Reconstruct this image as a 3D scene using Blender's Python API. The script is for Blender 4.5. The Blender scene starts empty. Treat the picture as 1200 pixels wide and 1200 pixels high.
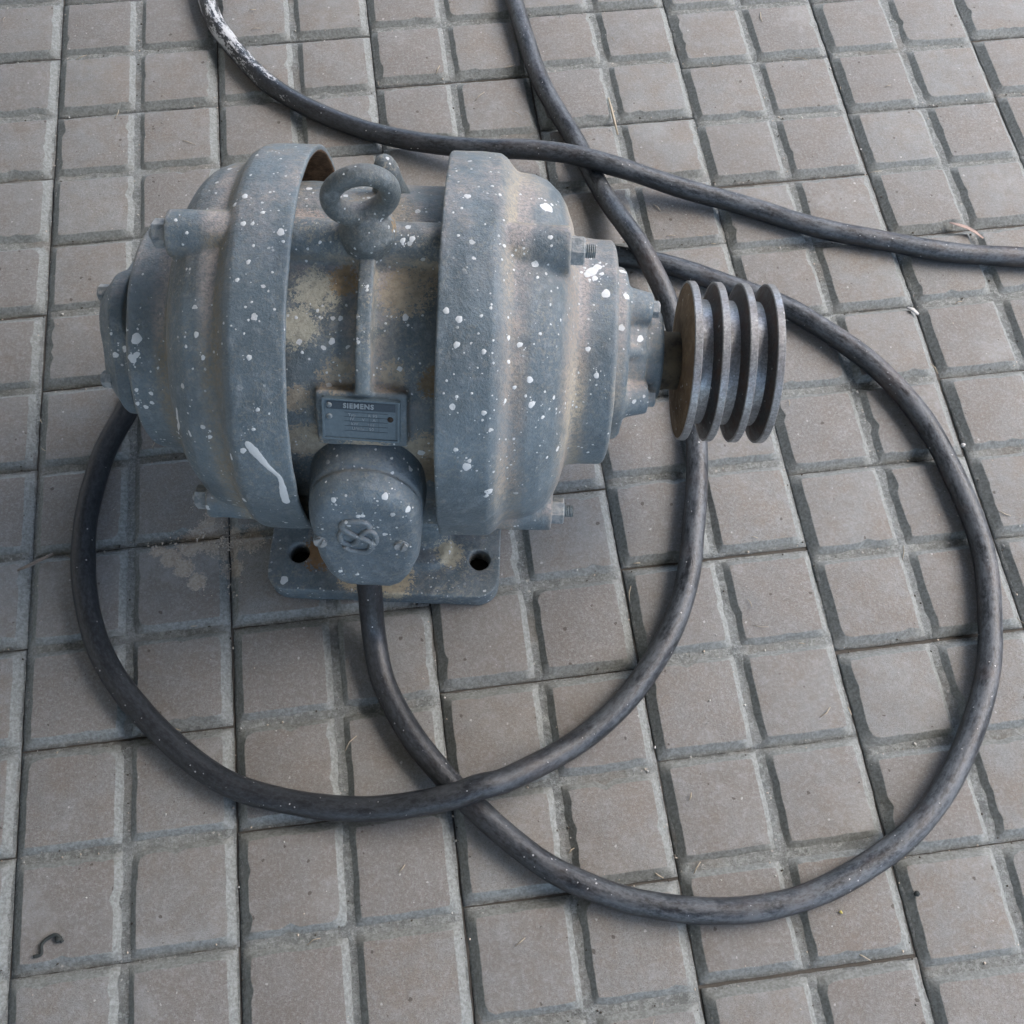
import bpy, bmesh, math, random
from mathutils import Vector, Matrix, noise
from mathutils.bvhtree import BVHTree

rnd = random.Random(7)
scene = bpy.context.scene
C = scene.collection
PI = math.pi

# ------------------------------------------------------------------ camera, light, exposure
cam_data = bpy.data.cameras.new('camera')
cam_data.sensor_width = 36.0
cam_data.lens = 37.656
cam_data.clip_start = 0.02
cam_data.clip_end = 100.0
cam = bpy.data.objects.new('camera', cam_data)
C.objects.link(cam)
right = Vector((0.99110572, -0.1308894, 0.02402968))
down = Vector((-0.10933849, -0.90385721, -0.41362693))
fwd = Vector((0.07585878, 0.40732065, -0.9101293))
m = Matrix.Identity(4)
for i in range(3):
    m[i][0] = right[i]
    m[i][1] = -down[i]
    m[i][2] = -fwd[i]
m[0][3], m[1][3], m[2][3] = -0.29261, -0.20442, 0.77025
cam.matrix_world = m
scene.camera = cam

SUN_EL, SUN_AZ = 50.0, 14.0            # azimuth measured from +X towards +Y
world = bpy.data.worlds.new('World')
scene.world = world
world.use_nodes = True
wn = world.node_tree
for n in list(wn.nodes):
    wn.nodes.remove(n)
wo = wn.nodes.new('ShaderNodeOutputWorld')
wb = wn.nodes.new('ShaderNodeBackground')
sky = wn.nodes.new('ShaderNodeTexSky')
sky.sky_type = 'NISHITA'
sky.sun_disc = False
sky.sun_elevation = math.radians(SUN_EL)
sky.sun_rotation = math.radians(90.0 - SUN_AZ)
sky.air_density = 1.0
sky.dust_density = 2.5
sky.ozone_density = 1.0
wb.inputs['Strength'].default_value = 0.15
wn.links.new(sky.outputs[0], wb.inputs[0])
wn.links.new(wb.outputs[0], wo.inputs[0])

sun_data = bpy.data.lights.new('sun', 'SUN')
sun_data.energy = 0.55
sun_data.angle = math.radians(60)
sun_data.color = (1.0, 0.975, 0.94)
sun = bpy.data.objects.new('sun', sun_data)
C.objects.link(sun)
el, az = math.radians(SUN_EL), math.radians(SUN_AZ)
sdir = Vector((math.cos(el) * math.cos(az), math.cos(el) * math.sin(az), math.sin(el)))
sun.rotation_euler = sdir.to_track_quat('Z', 'Y').to_euler()

scene.view_settings.view_transform = 'Standard'
scene.view_settings.look = 'None'
scene.view_settings.gamma = 1.0
scene.view_settings.exposure = 1.84

# ------------------------------------------------------------------ helpers
def link(o, parent=None):
    C.objects.link(o)
    if parent is not None:
        o.parent = parent
    return o

def tag(o, label=None, cat=None, group=None, kind=None):
    if label: o['label'] = label
    if cat: o['category'] = cat
    if group: o['group'] = group
    if kind: o['kind'] = kind
    return o

def obj(name, bm, mat, parent=None, smooth=True, recalc=True):
    if recalc:
        bmesh.ops.recalc_face_normals(bm, faces=bm.faces)
    me = bpy.data.meshes.new(name)
    bm.to_mesh(me)
    bm.free()
    if mat is not None:
        me.materials.append(mat)
    for p in me.polygons:
        p.use_smooth = smooth
    return link(bpy.data.objects.new(name, me), parent)

def lathe(bm, prof, n=96, x0=0.0, cy=0.0, cz=0.0, closed=False, rfun=None):
    """revolve (x, r) points about the x axis"""
    rings = []
    for (x, r) in prof:
        if r <= 1e-6:
            rings.append([bm.verts.new((x0 + x, cy, cz))])
        else:
            ring = []
            for k in range(n):
                a = 2 * PI * k / n
                rr = r * (rfun(x, r, a) if rfun else 1.0)
                ring.append(bm.verts.new((x0 + x, cy - rr * math.sin(a), cz + rr * math.cos(a))))
            rings.append(ring)
    pairs = list(zip(rings[:-1], rings[1:]))
    if closed:
        pairs.append((rings[-1], rings[0]))
    for A, B in pairs:
        if len(A) == 1 and len(B) == 1:
            continue
        if len(A) == 1:
            for k in range(n): bm.faces.new((A[0], B[k], B[(k + 1) % n]))
        elif len(B) == 1:
            for k in range(n): bm.faces.new((A[k], B[0], A[(k + 1) % n]))
        else:
            for k in range(n): bm.faces.new((A[k], B[k], B[(k + 1) % n], A[(k + 1) % n]))

def cyl(bm, p, q, r, r2=None, n=24):
    p, q = Vector(p), Vector(q)
    r2 = r if r2 is None else r2
    d = (q - p).normalized()
    a = d.orthogonal().normalized()
    b = d.cross(a)
    A = [bm.verts.new(p + (a * math.cos(t) + b * math.sin(t)) * r) for t in [2 * PI * k / n for k in range(n)]]
    B = [bm.verts.new(q + (a * math.cos(t) + b * math.sin(t)) * r2) for t in [2 * PI * k / n for k in range(n)]]
    for k in range(n):
        bm.faces.new((A[k], A[(k + 1) % n], B[(k + 1) % n], B[k]))
    bm.faces.new(A[::-1]); bm.faces.new(B)

def box(bm, lo, hi, M=None):
    vs = []
    for z in (lo[2], hi[2]):
        for y in (lo[1], hi[1]):
            for x in (lo[0], hi[0]):
                v = Vector((x, y, z))
                vs.append(bm.verts.new(M @ v if M else v))
    for f in ((0, 2, 3, 1), (4, 5, 7, 6), (0, 1, 5, 4), (2, 6, 7, 3), (0, 4, 6, 2), (1, 3, 7, 5)):
        bm.faces.new([vs[i] for i in f])

def sweep(bm, pts, r, n=14, caps=True):
    """tube with radius list or number along points"""
    rings = []
    N = len(pts)
    up = Vector((0, 0, 1))
    a = None
    for i, p in enumerate(pts):
        t = (pts[min(i + 1, N - 1)] - pts[max(i - 1, 0)]).normalized()
        if a is None:
            a = t.cross(up)
            if a.length < 1e-3: a = t.orthogonal()
            a.normalize()
        else:
            a = (a - t * a.dot(t)).normalized()
        b = t.cross(a)
        rr = r[i] if isinstance(r, (list, tuple)) else r
        rings.append([bm.verts.new(p + (a * math.cos(2 * PI * k / n) + b * math.sin(2 * PI * k / n)) * rr) for k in range(n)])
    for A, B in zip(rings[:-1], rings[1:]):
        for k in range(n):
            bm.faces.new((A[k], A[(k + 1) % n], B[(k + 1) % n], B[k]))
    if caps:
        bm.faces.new(rings[0][::-1]); bm.faces.new(rings[-1])

def catmull(P, step=0.004):
    P = [Vector(p) for p in P]
    Q = [P[0] * 2 - P[1]] + P + [P[-1] * 2 - P[-2]]
    out = []
    for i in range(1, len(Q) - 2):
        p0, p1, p2, p3 = Q[i - 1:i + 3]
        n = max(2, int((p2 - p1).length / step))
        for k in range(n):
            t = k / n
            out.append(0.5 * ((2 * p1) + (p2 - p0) * t + (2 * p0 - 5 * p1 + 4 * p2 - p3) * t * t + (3 * p1 - p0 - 3 * p2 + p3) * t ** 3))
    out.append(P[-1])
    return out

def bake(o, voxel=0.0015, smooth=5, rough=0.00025):
    """weld the crossing solids of a casting into one skin with soft fillets"""
    md = o.modifiers.new('r', 'REMESH'); md.mode = 'VOXEL'; md.voxel_size = voxel
    md2 = o.modifiers.new('s', 'SMOOTH'); md2.factor = 0.5; md2.iterations = smooth
    dg = bpy.context.evaluated_depsgraph_get()
    dg.update()
    me = bpy.data.meshes.new_from_object(o.evaluated_get(dg))
    mats = list(o.data.materials)
    o.modifiers.clear()
    o.data = me
    if not me.materials:
        for mm in mats: me.materials.append(mm)
    me.name = o.name
    import numpy as np
    n = len(me.vertices)
    co = np.empty(n * 3, dtype=np.float32); me.vertices.foreach_get('co', co); co = co.reshape(-1, 3)
    no = np.empty(n * 3, dtype=np.float32); me.vertices.foreach_get('normal', no); no = no.reshape(-1, 3)
    # cheap band-limited unevenness of the sand casting
    rs = np.random.RandomState(3)
    d = np.zeros(n, dtype=np.float32)
    for k in range(14):
        w = rs.normal(size=3); w /= np.linalg.norm(w)
        fq = 2 * PI / rs.uniform(0.012, 0.06)
        d += np.sin(co @ w.astype(np.float32) * fq + rs.uniform(0, 6.28)) / 14 ** 0.5
    co += no * (d * rough)[:, None]
    me.vertices.foreach_set('co', co.ravel())
    me.polygons.foreach_set('use_smooth', [True] * len(me.polygons))
    me.update()
    return o

# ------------------------------------------------------------------ materials
class NT:
    def __init__(self, name, rough=0.7, metal=0.0):
        self.m = bpy.data.materials.new(name)
        self.m.use_nodes = True
        self.t = self.m.node_tree
        self.b = self.t.nodes['Principled BSDF']
        self.b.inputs['Roughness'].default_value = rough
        self.b.inputs['Metallic'].default_value = metal
        self.geo = self.t.nodes.new('ShaderNodeNewGeometry')
        self.pos = self.geo.outputs['Position']
    def node(self, ty, **kw):
        n = self.t.nodes.new(ty)
        for k, v in kw.items():
            setattr(n, k, v)
        return n
    def set(self, sock, v):
        if isinstance(v, bpy.types.NodeSocket):
            self.t.links.new(v, sock)
        elif isinstance(v, tuple) and len(v) == 3 and sock.type == 'RGBA':
            sock.default_value = (*v, 1)
        else:
            sock.default_value = v
    def noise(self, scale, detail=4, rough=0.6, vec=None, dist=0.0):
        n = self.node('ShaderNodeTexNoise')
        n.inputs['Scale'].default_value = scale
        n.inputs['Detail'].default_value = detail
        n.inputs['Roughness'].default_value = rough
        n.inputs['Distortion'].default_value = dist
        self.set(n.inputs['Vector'], vec if vec is not None else self.pos)
        return n.outputs['Fac']
    def ramp(self, fac, a, b):
        n = self.node('ShaderNodeMapRange', interpolation_type='SMOOTHSTEP')
        self.set(n.inputs['Value'], fac)
        n.inputs['From Min'].default_value = a
        n.inputs['From Max'].default_value = b
        return n.outputs['Result']
    def math(self, op, a, b=0.0, c=0.0):
        n = self.node('ShaderNodeMath', operation=op)
        self.set(n.inputs[0], a); self.set(n.inputs[1], b); self.set(n.inputs[2], c)
        return n.outputs[0]
    def mix(self, fac, a, b, blend='MIX'):
        n = self.node('ShaderNodeMix', data_type='RGBA', blend_type=blend)
        self.set(n.inputs[0], fac)
        self.set(n.inputs[6], a); self.set(n.inputs[7], b)
        return n.outputs[2]
    def vec(self, op, a, b=None, scale=None):
        n = self.node('ShaderNodeVectorMath', operation=op)
        self.set(n.inputs[0], a)
        if b is not None: self.set(n.inputs[1], b)
        if scale is not None: n.inputs[3].default_value = scale
        return n.outputs['Value'] if op in ('DISTANCE', 'LENGTH', 'DOT_PRODUCT') else n.outputs['Vector']
    def sep(self, v):
        n = self.node('ShaderNodeSeparateXYZ'); self.set(n.inputs[0], v); return n.outputs
    def spots(self, scale, size, keep=0.5, seed=0.0):
        """round splashes: cells of a voronoi whose random size passes a threshold"""
        v = self.node('ShaderNodeTexVoronoi')
        v.inputs['Scale'].default_value = scale
        off = self.vec('ADD', self.pos, (seed, seed * 0.7, seed * 1.3))
        nz = self.node('ShaderNodeTexNoise'); nz.inputs['Scale'].default_value = scale * 2.2
        self.set(nz.inputs['Vector'], off)
        w = self.vec('SCALE', nz.outputs['Color'], scale=0.35 / scale)
        self.set(v.inputs['Vector'], self.vec('ADD', off, w))
        s = self.sep(v.outputs['Color'])
        # radius = size * (rand - keep) clipped
        r = self.math('MULTIPLY', self.math('MAXIMUM', self.math('SUBTRACT', s[0], keep), 0.0), size / (1 - keep))
        return self.math('GREATER_THAN', r, v.outputs['Distance'])
    def bump(self, h, strength, dist, prev=None):
        n = self.node('ShaderNodeBump')
        n.inputs['Strength'].default_value = strength
        n.inputs['Distance'].default_value = dist
        self.set(n.inputs['Height'], h)
        if prev is not None: self.set(n.inputs['Normal'], prev)
        return n.outputs[0]
    def done(self, col=None, rough=None, nrm=None, metal=None):
        if col is not None: self.set(self.b.inputs['Base Color'], col)
        if rough is not None: self.set(self.b.inputs['Roughness'], rough)
        if nrm is not None: self.set(self.b.inputs['Normal'], nrm)
        if metal is not None: self.set(self.b.inputs['Metallic'], metal)
        return self.m

DUST = (0.44, 0.385, 0.30)
MOTOR_ORIGIN = Vector((-0.3103, 0.21348, 0.0))
YAW = math.radians(-9.4)
AX = 0.14147                      # height of the shaft axis
MW = Matrix.Translation(MOTOR_ORIGIN) @ Matrix.Rotation(YAW, 4, 'Z')
def W(x, y, z): return tuple(MW @ Vector((x, y, z)))

def paint(name, base=(0.108, 0.142, 0.160), dust=0.5, patches=(), spots=True, rough=0.5, grime=(0.05, 0.045, 0.03), grime_amt=0.25, bands=(), speck=0.35, hollow=False):
    k = NT(name, rough)
    n1 = k.noise(18, 5, 0.6)
    n2 = k.noise(150, 6, 0.7)
    n3 = k.noise(700, 4, 0.7)
    col = k.mix(k.ramp(n1, 0.3, 0.75), tuple(c * 0.78 for c in base), tuple(c * 1.22 for c in base))
    col = k.mix(k.math('MULTIPLY', k.ramp(n2, 0.48, 0.72), 0.45), col, (0.30, 0.34, 0.36))
    col = k.mix(k.math('MULTIPLY', k.ramp(n3, 0.35, 0.7), 0.22), col, (0.26, 0.29, 0.30))
    col = k.mix(k.math('MULTIPLY', k.ramp(k.noise(520, 5, 0.75, vec=k.vec('ADD', k.pos, (1, 1, 1))), 0.55, 0.68), 0.45), col, tuple(c * 0.35 for c in base))
    # wiped and greasy dark areas
    g = k.math('MULTIPLY', k.ramp(k.noise(28, 5, 0.65, vec=k.vec('ADD', k.pos, (3.1, 0, 0))), 0.5, 0.72), grime_amt)
    col = k.mix(g, col, grime)
    # dust lying on what faces up, and caught in the inner corners
    ao = k.node('ShaderNodeAmbientOcclusion', samples=6, only_local=True)
    ao.inputs['Distance'].default_value = 0.022
    inv = k.math('SUBTRACT', 1.0, ao.outputs['AO'])
    nz = k.sep(k.geo.outputs['Normal'])[2]
    cre = k.math('MULTIPLY', k.ramp(inv, 0.06, 0.42), k.ramp(k.noise(60, 5, 0.7), 0.30, 0.62))
    upf = k.math('MULTIPLY', k.ramp(k.vec('DOT_PRODUCT', k.geo.outputs['Normal'], (0.0, 0.60, 0.80)), 0.50, 1.0), k.ramp(k.noise(42, 6, 0.7, vec=k.vec('ADD', k.pos, (0, 5.0, 0))), 0.38, 0.75))
    lx = k.vec('DOT_PRODUCT', k.vec('SUBTRACT', k.pos, tuple(MOTOR_ORIGIN)), (math.cos(YAW), math.sin(YAW), 0))
    ax = k.math('ADD', k.math('ABSOLUTE', lx), k.math('MULTIPLY', k.math('SUBTRACT', k.noise(30, 4), 0.5), 0.006))
    band = 0.0
    for (c0, w0, a0) in bands:
        dd = k.math('ABSOLUTE', k.math('SUBTRACT', ax, c0))
        band = k.math('ADD', band, k.math('MULTIPLY', k.ramp(dd, w0, w0 * 0.15), a0))
    band = k.math('MULTIPLY', band, k.ramp(k.noise(26, 5, 0.65, vec=k.vec('ADD', k.pos, (0, 0, 7))), 0.25, 0.6))
    cre = k.math('ADD', cre, band)
    df = k.math('MINIMUM', k.math('ADD', k.math('MULTIPLY', cre, 1.2 * dust), k.math('MULTIPLY', upf, 0.95 * dust)), 0.92)
    df = k.math('MULTIPLY', df, k.math('ADD', 0.45, k.math('MULTIPLY', k.ramp(k.noise(430, 5, 0.75), 0.40, 0.58), 0.65)))
    dcol = k.mix(k.ramp(k.noise(12, 2), 0.4, 0.6), DUST, (0.33, 0.29, 0.25))
    dcol = k.mix(k.ramp(lx, 0.0, -0.04), dcol, k.mix(k.noise(70, 4), (0.19, 0.165, 0.125), (0.33, 0.295, 0.235)))
    dcol = k.mix(k.ramp(nz, 0.75, 0.95), dcol, (0.42, 0.375, 0.35))
    col = k.mix(df, col, dcol)
    sk = k.math('MULTIPLY', k.ramp(k.noise(330, 6, 0.8, vec=k.vec('ADD', k.pos, (6, 6, 0))), 0.50, 0.60), k.ramp(k.noise(24, 5, 0.7, vec=k.vec('ADD', k.pos, (0, 2, 6))), 0.36, 0.62))
    col = k.mix(k.math('MULTIPLY', sk, speck), col, (0.36, 0.33, 0.26))
    rgh = k.math('ADD', rough, k.math('MULTIPLY', df, 0.4))
    pn = k.ramp(k.noise(520, 6, 0.8, vec=k.vec('ADD', k.pos, (0, 0, 11))), 0.30, 0.70)
    # local flaked patches: (centre, radius, colour, threshold)
    for (c, r, pc, th) in patches:
        d = k.vec('DISTANCE', k.pos, c)
        fall = k.ramp(d, r, r * 0.25)
        nn = k.math('ADD', k.math('MULTIPLY', k.noise(120, 6, 0.75, vec=k.vec('ADD', k.pos, (c[0] * 7, 0, 0))), 0.62), k.math('MULTIPLY', pn, 0.38))
        f = k.math('MULTIPLY', k.ramp(k.math('ADD', nn, k.math('MULTIPLY', fall, 0.42)), th, th + 0.045), 0.92)
        f = k.math('MULTIPLY', f, k.math('GREATER_THAN', fall, 0.001))
        pcol = k.mix(k.ramp(k.noise(300, 4), 0.4, 0.7), pc, tuple(x * 0.72 for x in pc))
        col = k.mix(f, col, pcol)
        rgh = k.math('MAXIMUM', rgh, k.math('MULTIPLY', f, 0.9))
    # worn, lighter edges
    e = k.math('MULTIPLY', k.ramp(k.geo.outputs['Pointiness'], 0.53, 0.60), k.math('ADD', 0.25, k.math('MULTIPLY', k.ramp(k.noise(200, 4), 0.4, 0.6), 0.5)))
    col = k.mix(e, col, (0.42, 0.42, 0.41))
    hgt = n3
    if spots:
        s1 = k.spots(140, 0.30, 0.84)
        s2 = k.spots(430, 0.38, 0.87, 1.7)
        sp = k.math('MAXIMUM', s1, s2)
        dens = k.ramp(k.noise(20, 2, vec=k.vec('ADD', k.pos, (9, 0, 0))), 0.35, 0.5)
        sp = k.math('MULTIPLY', sp, dens)
        col = k.mix(k.math('MULTIPLY', sp, 0.9), col, (0.66, 0.68, 0.68))
        hgt = k.math('ADD', n3, k.math('MULTIPLY', sp, 0.6))
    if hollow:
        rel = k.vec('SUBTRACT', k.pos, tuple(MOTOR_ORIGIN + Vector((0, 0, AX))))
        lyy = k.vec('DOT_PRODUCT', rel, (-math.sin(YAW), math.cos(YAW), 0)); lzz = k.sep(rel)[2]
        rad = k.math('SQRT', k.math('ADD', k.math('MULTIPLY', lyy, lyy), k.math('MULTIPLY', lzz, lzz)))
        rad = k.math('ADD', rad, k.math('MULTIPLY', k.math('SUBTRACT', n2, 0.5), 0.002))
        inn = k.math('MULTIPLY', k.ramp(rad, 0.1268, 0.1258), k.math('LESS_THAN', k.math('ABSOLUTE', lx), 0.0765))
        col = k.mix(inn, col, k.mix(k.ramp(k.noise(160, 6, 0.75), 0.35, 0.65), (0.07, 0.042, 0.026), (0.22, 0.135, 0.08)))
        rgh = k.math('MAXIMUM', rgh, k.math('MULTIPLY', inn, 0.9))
    b = k.bump(n2, 0.6, 0.0016)
    b = k.bump(hgt, 0.6, 0.0008, b)
    b = k.bump(df, 0.3, 0.0008, b)
    return k.done(col, rgh, b)

TAN, CREAM, OCHRE = (0.40, 0.345, 0.26), (0.48, 0.455, 0.36), (0.35, 0.255, 0.15)
def BP(x, deg, R=0.1065):
    a = math.radians(deg)
    return W(x, -R * math.sin(a), AX + R * math.cos(a))
PATCH = [
    (BP(-0.030, 17), 0.026, CREAM, 0.78), (BP(-0.040, 29), 0.020, CREAM, 0.74), (BP(-0.014, 13), 0.018, OCHRE, 0.80),
    (BP(0.022, 16), 0.028, TAN, 0.78), (BP(0.034, 10), 0.020, TAN, 0.80), (BP(-0.016, 44), 0.022, TAN, 0.80), (BP(0.016, 43), 0.018, TAN, 0.82),
    (BP(-0.038, 68), 0.026, TAN, 0.76), (BP(0.000, 68), 0.030, TAN, 0.78), (BP(0.036, 70), 0.026, TAN, 0.76), (BP(-0.041, 52), 0.016, TAN, 0.78),
    (BP(0.041, 45), 0.016, (0.20, 0.15, 0.09), 0.74), (BP(0.041, 80), 0.022, (0.26, 0.20, 0.13), 0.72), (BP(0.0, -12), 0.050, (0.33, 0.30, 0.25), 0.84),
    (BP(-0.04, -5), 0.030, (0.42, 0.36, 0.32), 0.80),
]
M_body = paint('painted_cast_iron_body', dust=1.0, patches=PATCH, grime_amt=0.35, speck=0.75)
M_shield = paint('painted_cast_iron_shield', hollow=True, rough=0.42, speck=0.4, bands=((0.0875, 0.013, 0.75), (0.126, 0.012, 1.0), (0.156, 0.007, 0.5)), dust=1.0, base=(0.122, 0.166, 0.195))
M_box = paint('painted_terminal_box', dust=0.3, base=(0.112, 0.155, 0.188), rough=0.38, grime_amt=0.15)
FP = [
    (W(-0.052, -0.108, 0.022), 0.022, (0.22, 0.12, 0.045), 0.74),
    (W(0.005, -0.128, 0.022), 0.026, (0.48, 0.40, 0.27), 0.70),
    (W(-0.025, -0.128, 0.022), 0.018, (0.46, 0.38, 0.26), 0.76),
    (W(0.047, -0.105, 0.024), 0.018, (0.48, 0.42, 0.30), 0.72),
]
M_foot = paint('painted_mounting_foot', dust=0.35, patches=FP, speck=0.6, base=(0.100, 0.135, 0.155), rough=0.65)
M_bolt = paint('painted_bolt', dust=0.4, base=(0.115, 0.165, 0.195), spots=False)
M_eye = paint('worn_eye_bolt', dust=0.5, base=(0.095, 0.115, 0.12), rough=0.45, grime_amt=0.6,
              patches=[(W(0.012, 0.0, AX + 0.125), 0.012, (0.30, 0.22, 0.13), 0.80)])

def mat_steel(name, dark, rust, rust_amt, metal=0.75, rough=0.42):
    k = NT(name, rough, metal)
    ca = k.vec('SUBTRACT', k.pos, tuple(MW @ Vector((0.24, 0, AX))))
    n1 = k.noise(60, 6, 0.7); n2 = k.noise(600, 4, 0.7)
    col = k.mix(k.ramp(n2, 0.35, 0.7), dark, tuple(min(1, c * 2.1) for c in dark))
    rf = k.math('MULTIPLY', k.ramp(k.math('ADD', n1, k.math('MULTIPLY', n2, 0.25)), 0.52, 0.78), rust_amt)
    col = k.mix(rf, col, k.mix(n2, rust, tuple(c * 0.5 for c in rust)))
    dn = k.math('MULTIPLY', k.spots(260, 0.25, 0.8, 2.2), 0.8)
    col = k.mix(dn, col, (0.55, 0.55, 0.55))
    rr = k.math('ADD', rough, k.math('MULTIPLY', rf, 0.45))
    mt = k.math('SUBTRACT', metal, k.math('MULTIPLY', rf, metal))
    b = k.bump(n2, 0.3, 0.0005)
    return k.done(col, rr, b, mt)
M_pulley = mat_steel('machined_pulley_steel', (0.060, 0.062, 0.064), (0.13, 0.070, 0.04), 0.6, metal=0.5, rough=0.40)
M_rim = mat_steel('worn_pulley_rim', (0.23, 0.235, 0.24), (0.14, 0.10, 0.075), 0.45, metal=0.6, rough=0.36)
M_rust = mat_steel('rusty_pulley_face', (0.13, 0.085, 0.045), (0.16, 0.10, 0.055), 1.0, metal=0.2, rough=0.7)
M_shaft = mat_steel('greasy_shaft', (0.06, 0.055, 0.045), (0.27, 0.21, 0.13), 0.8, metal=0.5, rough=0.5)

def mat_plain(name, col, rough=0.7, var=0.3, scale=200):
    k = NT(name, rough)
    n = k.noise(scale, 5, 0.7)
    c = k.mix(n, tuple(x * (1 - var) for x in col), tuple(min(1, x * (1 + var)) for x in col))
    return k.done(c, None, k.bump(n, 0.4, 0.0006))
M_white = mat_plain('dried_white_paint', (0.68, 0.70, 0.70), 0.55, 0.12, 500)
M_cream = mat_plain('dried_grey_white_paint', (0.55, 0.55, 0.53), 0.6, 0.15, 500)
M_hole = mat_plain('near_black_hole', (0.03, 0.022, 0.016), 0.9)
M_plate = None
def mat_nameplate():
    k = NT('overpainted_name_plate', 0.45)
    n = k.noise(400, 5, 0.7)
    col = k.mix(n, (0.055, 0.085, 0.108), (0.14, 0.19, 0.22))
    return k.done(col, None, k.bump(n, 0.5, 0.0006))
M_plate = mat_nameplate()
M_band = mat_plain('dark_name_band', (0.032, 0.050, 0.068), 0.5, 0.4, 600)
M_letter = mat_plain('worn_raised_letters', (0.26, 0.31, 0.34), 0.5, 0.35, 700)
M_letter2 = mat_plain('faint_plate_print', (0.27, 0.32, 0.35), 0.5, 0.5, 900)

def mat_cable(name, white=False):
    k = NT(name, 0.42)
    tc = k.node('ShaderNodeTexCoord')
    mp = k.node('ShaderNodeMapping'); k.set(mp.inputs['Vector'], tc.outputs['UV']); mp.inputs['Scale'].default_value = (26, 4, 1)
    n1 = k.noise(1.3, 7, 0.72, vec=mp.outputs[0])
    mp2 = k.node('ShaderNodeMapping'); k.set(mp2.inputs['Vector'], tc.outputs['UV']); mp2.inputs['Scale'].default_value = (230, 22, 1)
    n2 = k.noise(1.0, 6, 0.75, vec=mp2.outputs[0]); n3 = k.noise(900, 4)
    nz = k.sep(k.geo.outputs['Normal'])[2]
    col = k.mix(k.ramp(n2, 0.4, 0.75), (0.010, 0.012, 0.015), (0.030, 0.035, 0.043))
    # pale dust rubbed into the upper side, brownish scuffs
    d = k.math('MULTIPLY', k.ramp(nz, -0.1, 0.9), k.ramp(k.math('ADD', n1, k.math('MULTIPLY', n2, 0.7)), 0.66, 1.05))
    px = k.ramp(k.sep(k.pos)[0], -0.45, 0.02)
    d = k.math('MULTIPLY', d, k.math('ADD', 0.14, k.math('MULTIPLY', px, 0.68)))
    col = k.mix(k.math('MULTIPLY', d, 0.85), col, (0.18, 0.198, 0.215))
    br = k.math('MULTIPLY', k.ramp(k.noise(22, 4, 0.6, vec=k.vec('ADD', k.pos, (4, 0, 0))), 0.5, 0.7), k.math('MULTIPLY', px, 0.30))
    col = k.mix(br, col, (0.11, 0.075, 0.06))
    rgh = k.math('ADD', 0.34, k.math('MULTIPLY', d, 0.25))
    if white:
        dd = k.vec('DISTANCE', k.pos, (-0.44, 0.665, 0.015))
        f = k.ramp(k.math('ADD', k.math('ADD', k.math('MULTIPLY', n1, 0.7), k.math('MULTIPLY', n2, 0.4)), k.math('MULTIPLY', k.ramp(dd, 0.13, 0.0), 0.10)), 0.62, 0.68)
        f = k.math('MULTIPLY', f, k.ramp(nz, -0.1, 0.3))
        f = k.math('MULTIPLY', f, k.ramp(dd, 0.125, 0.10))
        col = k.mix(f, col, (0.52, 0.53, 0.53)); rgh = k.math('MAXIMUM', rgh, k.math('MULTIPLY', f, 0.8))
    sc = k.math('MULTIPLY', k.spots(330, 0.22, 0.86, 3.0), 0.8)
    col = k.mix(sc, col, (0.5, 0.5, 0.5))
    b = k.bump(n2, 0.35, 0.0010)
    b = k.bump(n3, 0.2, 0.0004, b)
    return k.done(col, rgh, b)
M_cable = mat_cable('worn_rubber_cable')
M_cable2 = mat_cable('worn_rubber_cable_with_paint', True)

MUDSPOTS = [((-0.4930, 0.1330, 0), 0.016), ((-0.4840, 0.1235, 0), 0.015), ((-0.4740, 0.1110, 0), 0.013), ((-0.5040, 0.1420, 0), 0.013), ((-0.4650, 0.1480, 0), 0.026), ((-0.4520, 0.1420, 0), 0.026),
            ((-0.4480, 0.1200, 0), 0.016), ((-0.4800, 0.1440, 0), 0.020), ((-0.4330, 0.1430, 0), 0.020), ((-0.4580, 0.1620, 0), 0.018)]
def mud_stain(k, a):
    """dried mud smeared over blocks and groove beside the foot"""
    tot = None
    for (c, r) in MUDSPOTS:
        f = k.ramp(k.vec('DISTANCE', k.pos, c), r, r * 0.2)
        tot = f if tot is None else k.math('MAXIMUM', tot, f)
    nn = k.math('ADD', k.math('MULTIPLY', k.noise(150, 7, 0.78), 0.6), k.math('MULTIPLY', k.noise(600, 5, 0.8), 0.4))
    f = k.math('MULTIPLY', k.ramp(k.math('ADD', nn, k.math('MULTIPLY', tot, 0.40)), 0.72, 0.78), k.math('GREATER_THAN', tot, 0.001))
    return k.mix(k.math('MULTIPLY', f, 0.85), a, k.mix(k.ramp(nn, 0.4, 0.6), (0.34, 0.28, 0.22), (0.50, 0.44, 0.37)))

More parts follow.
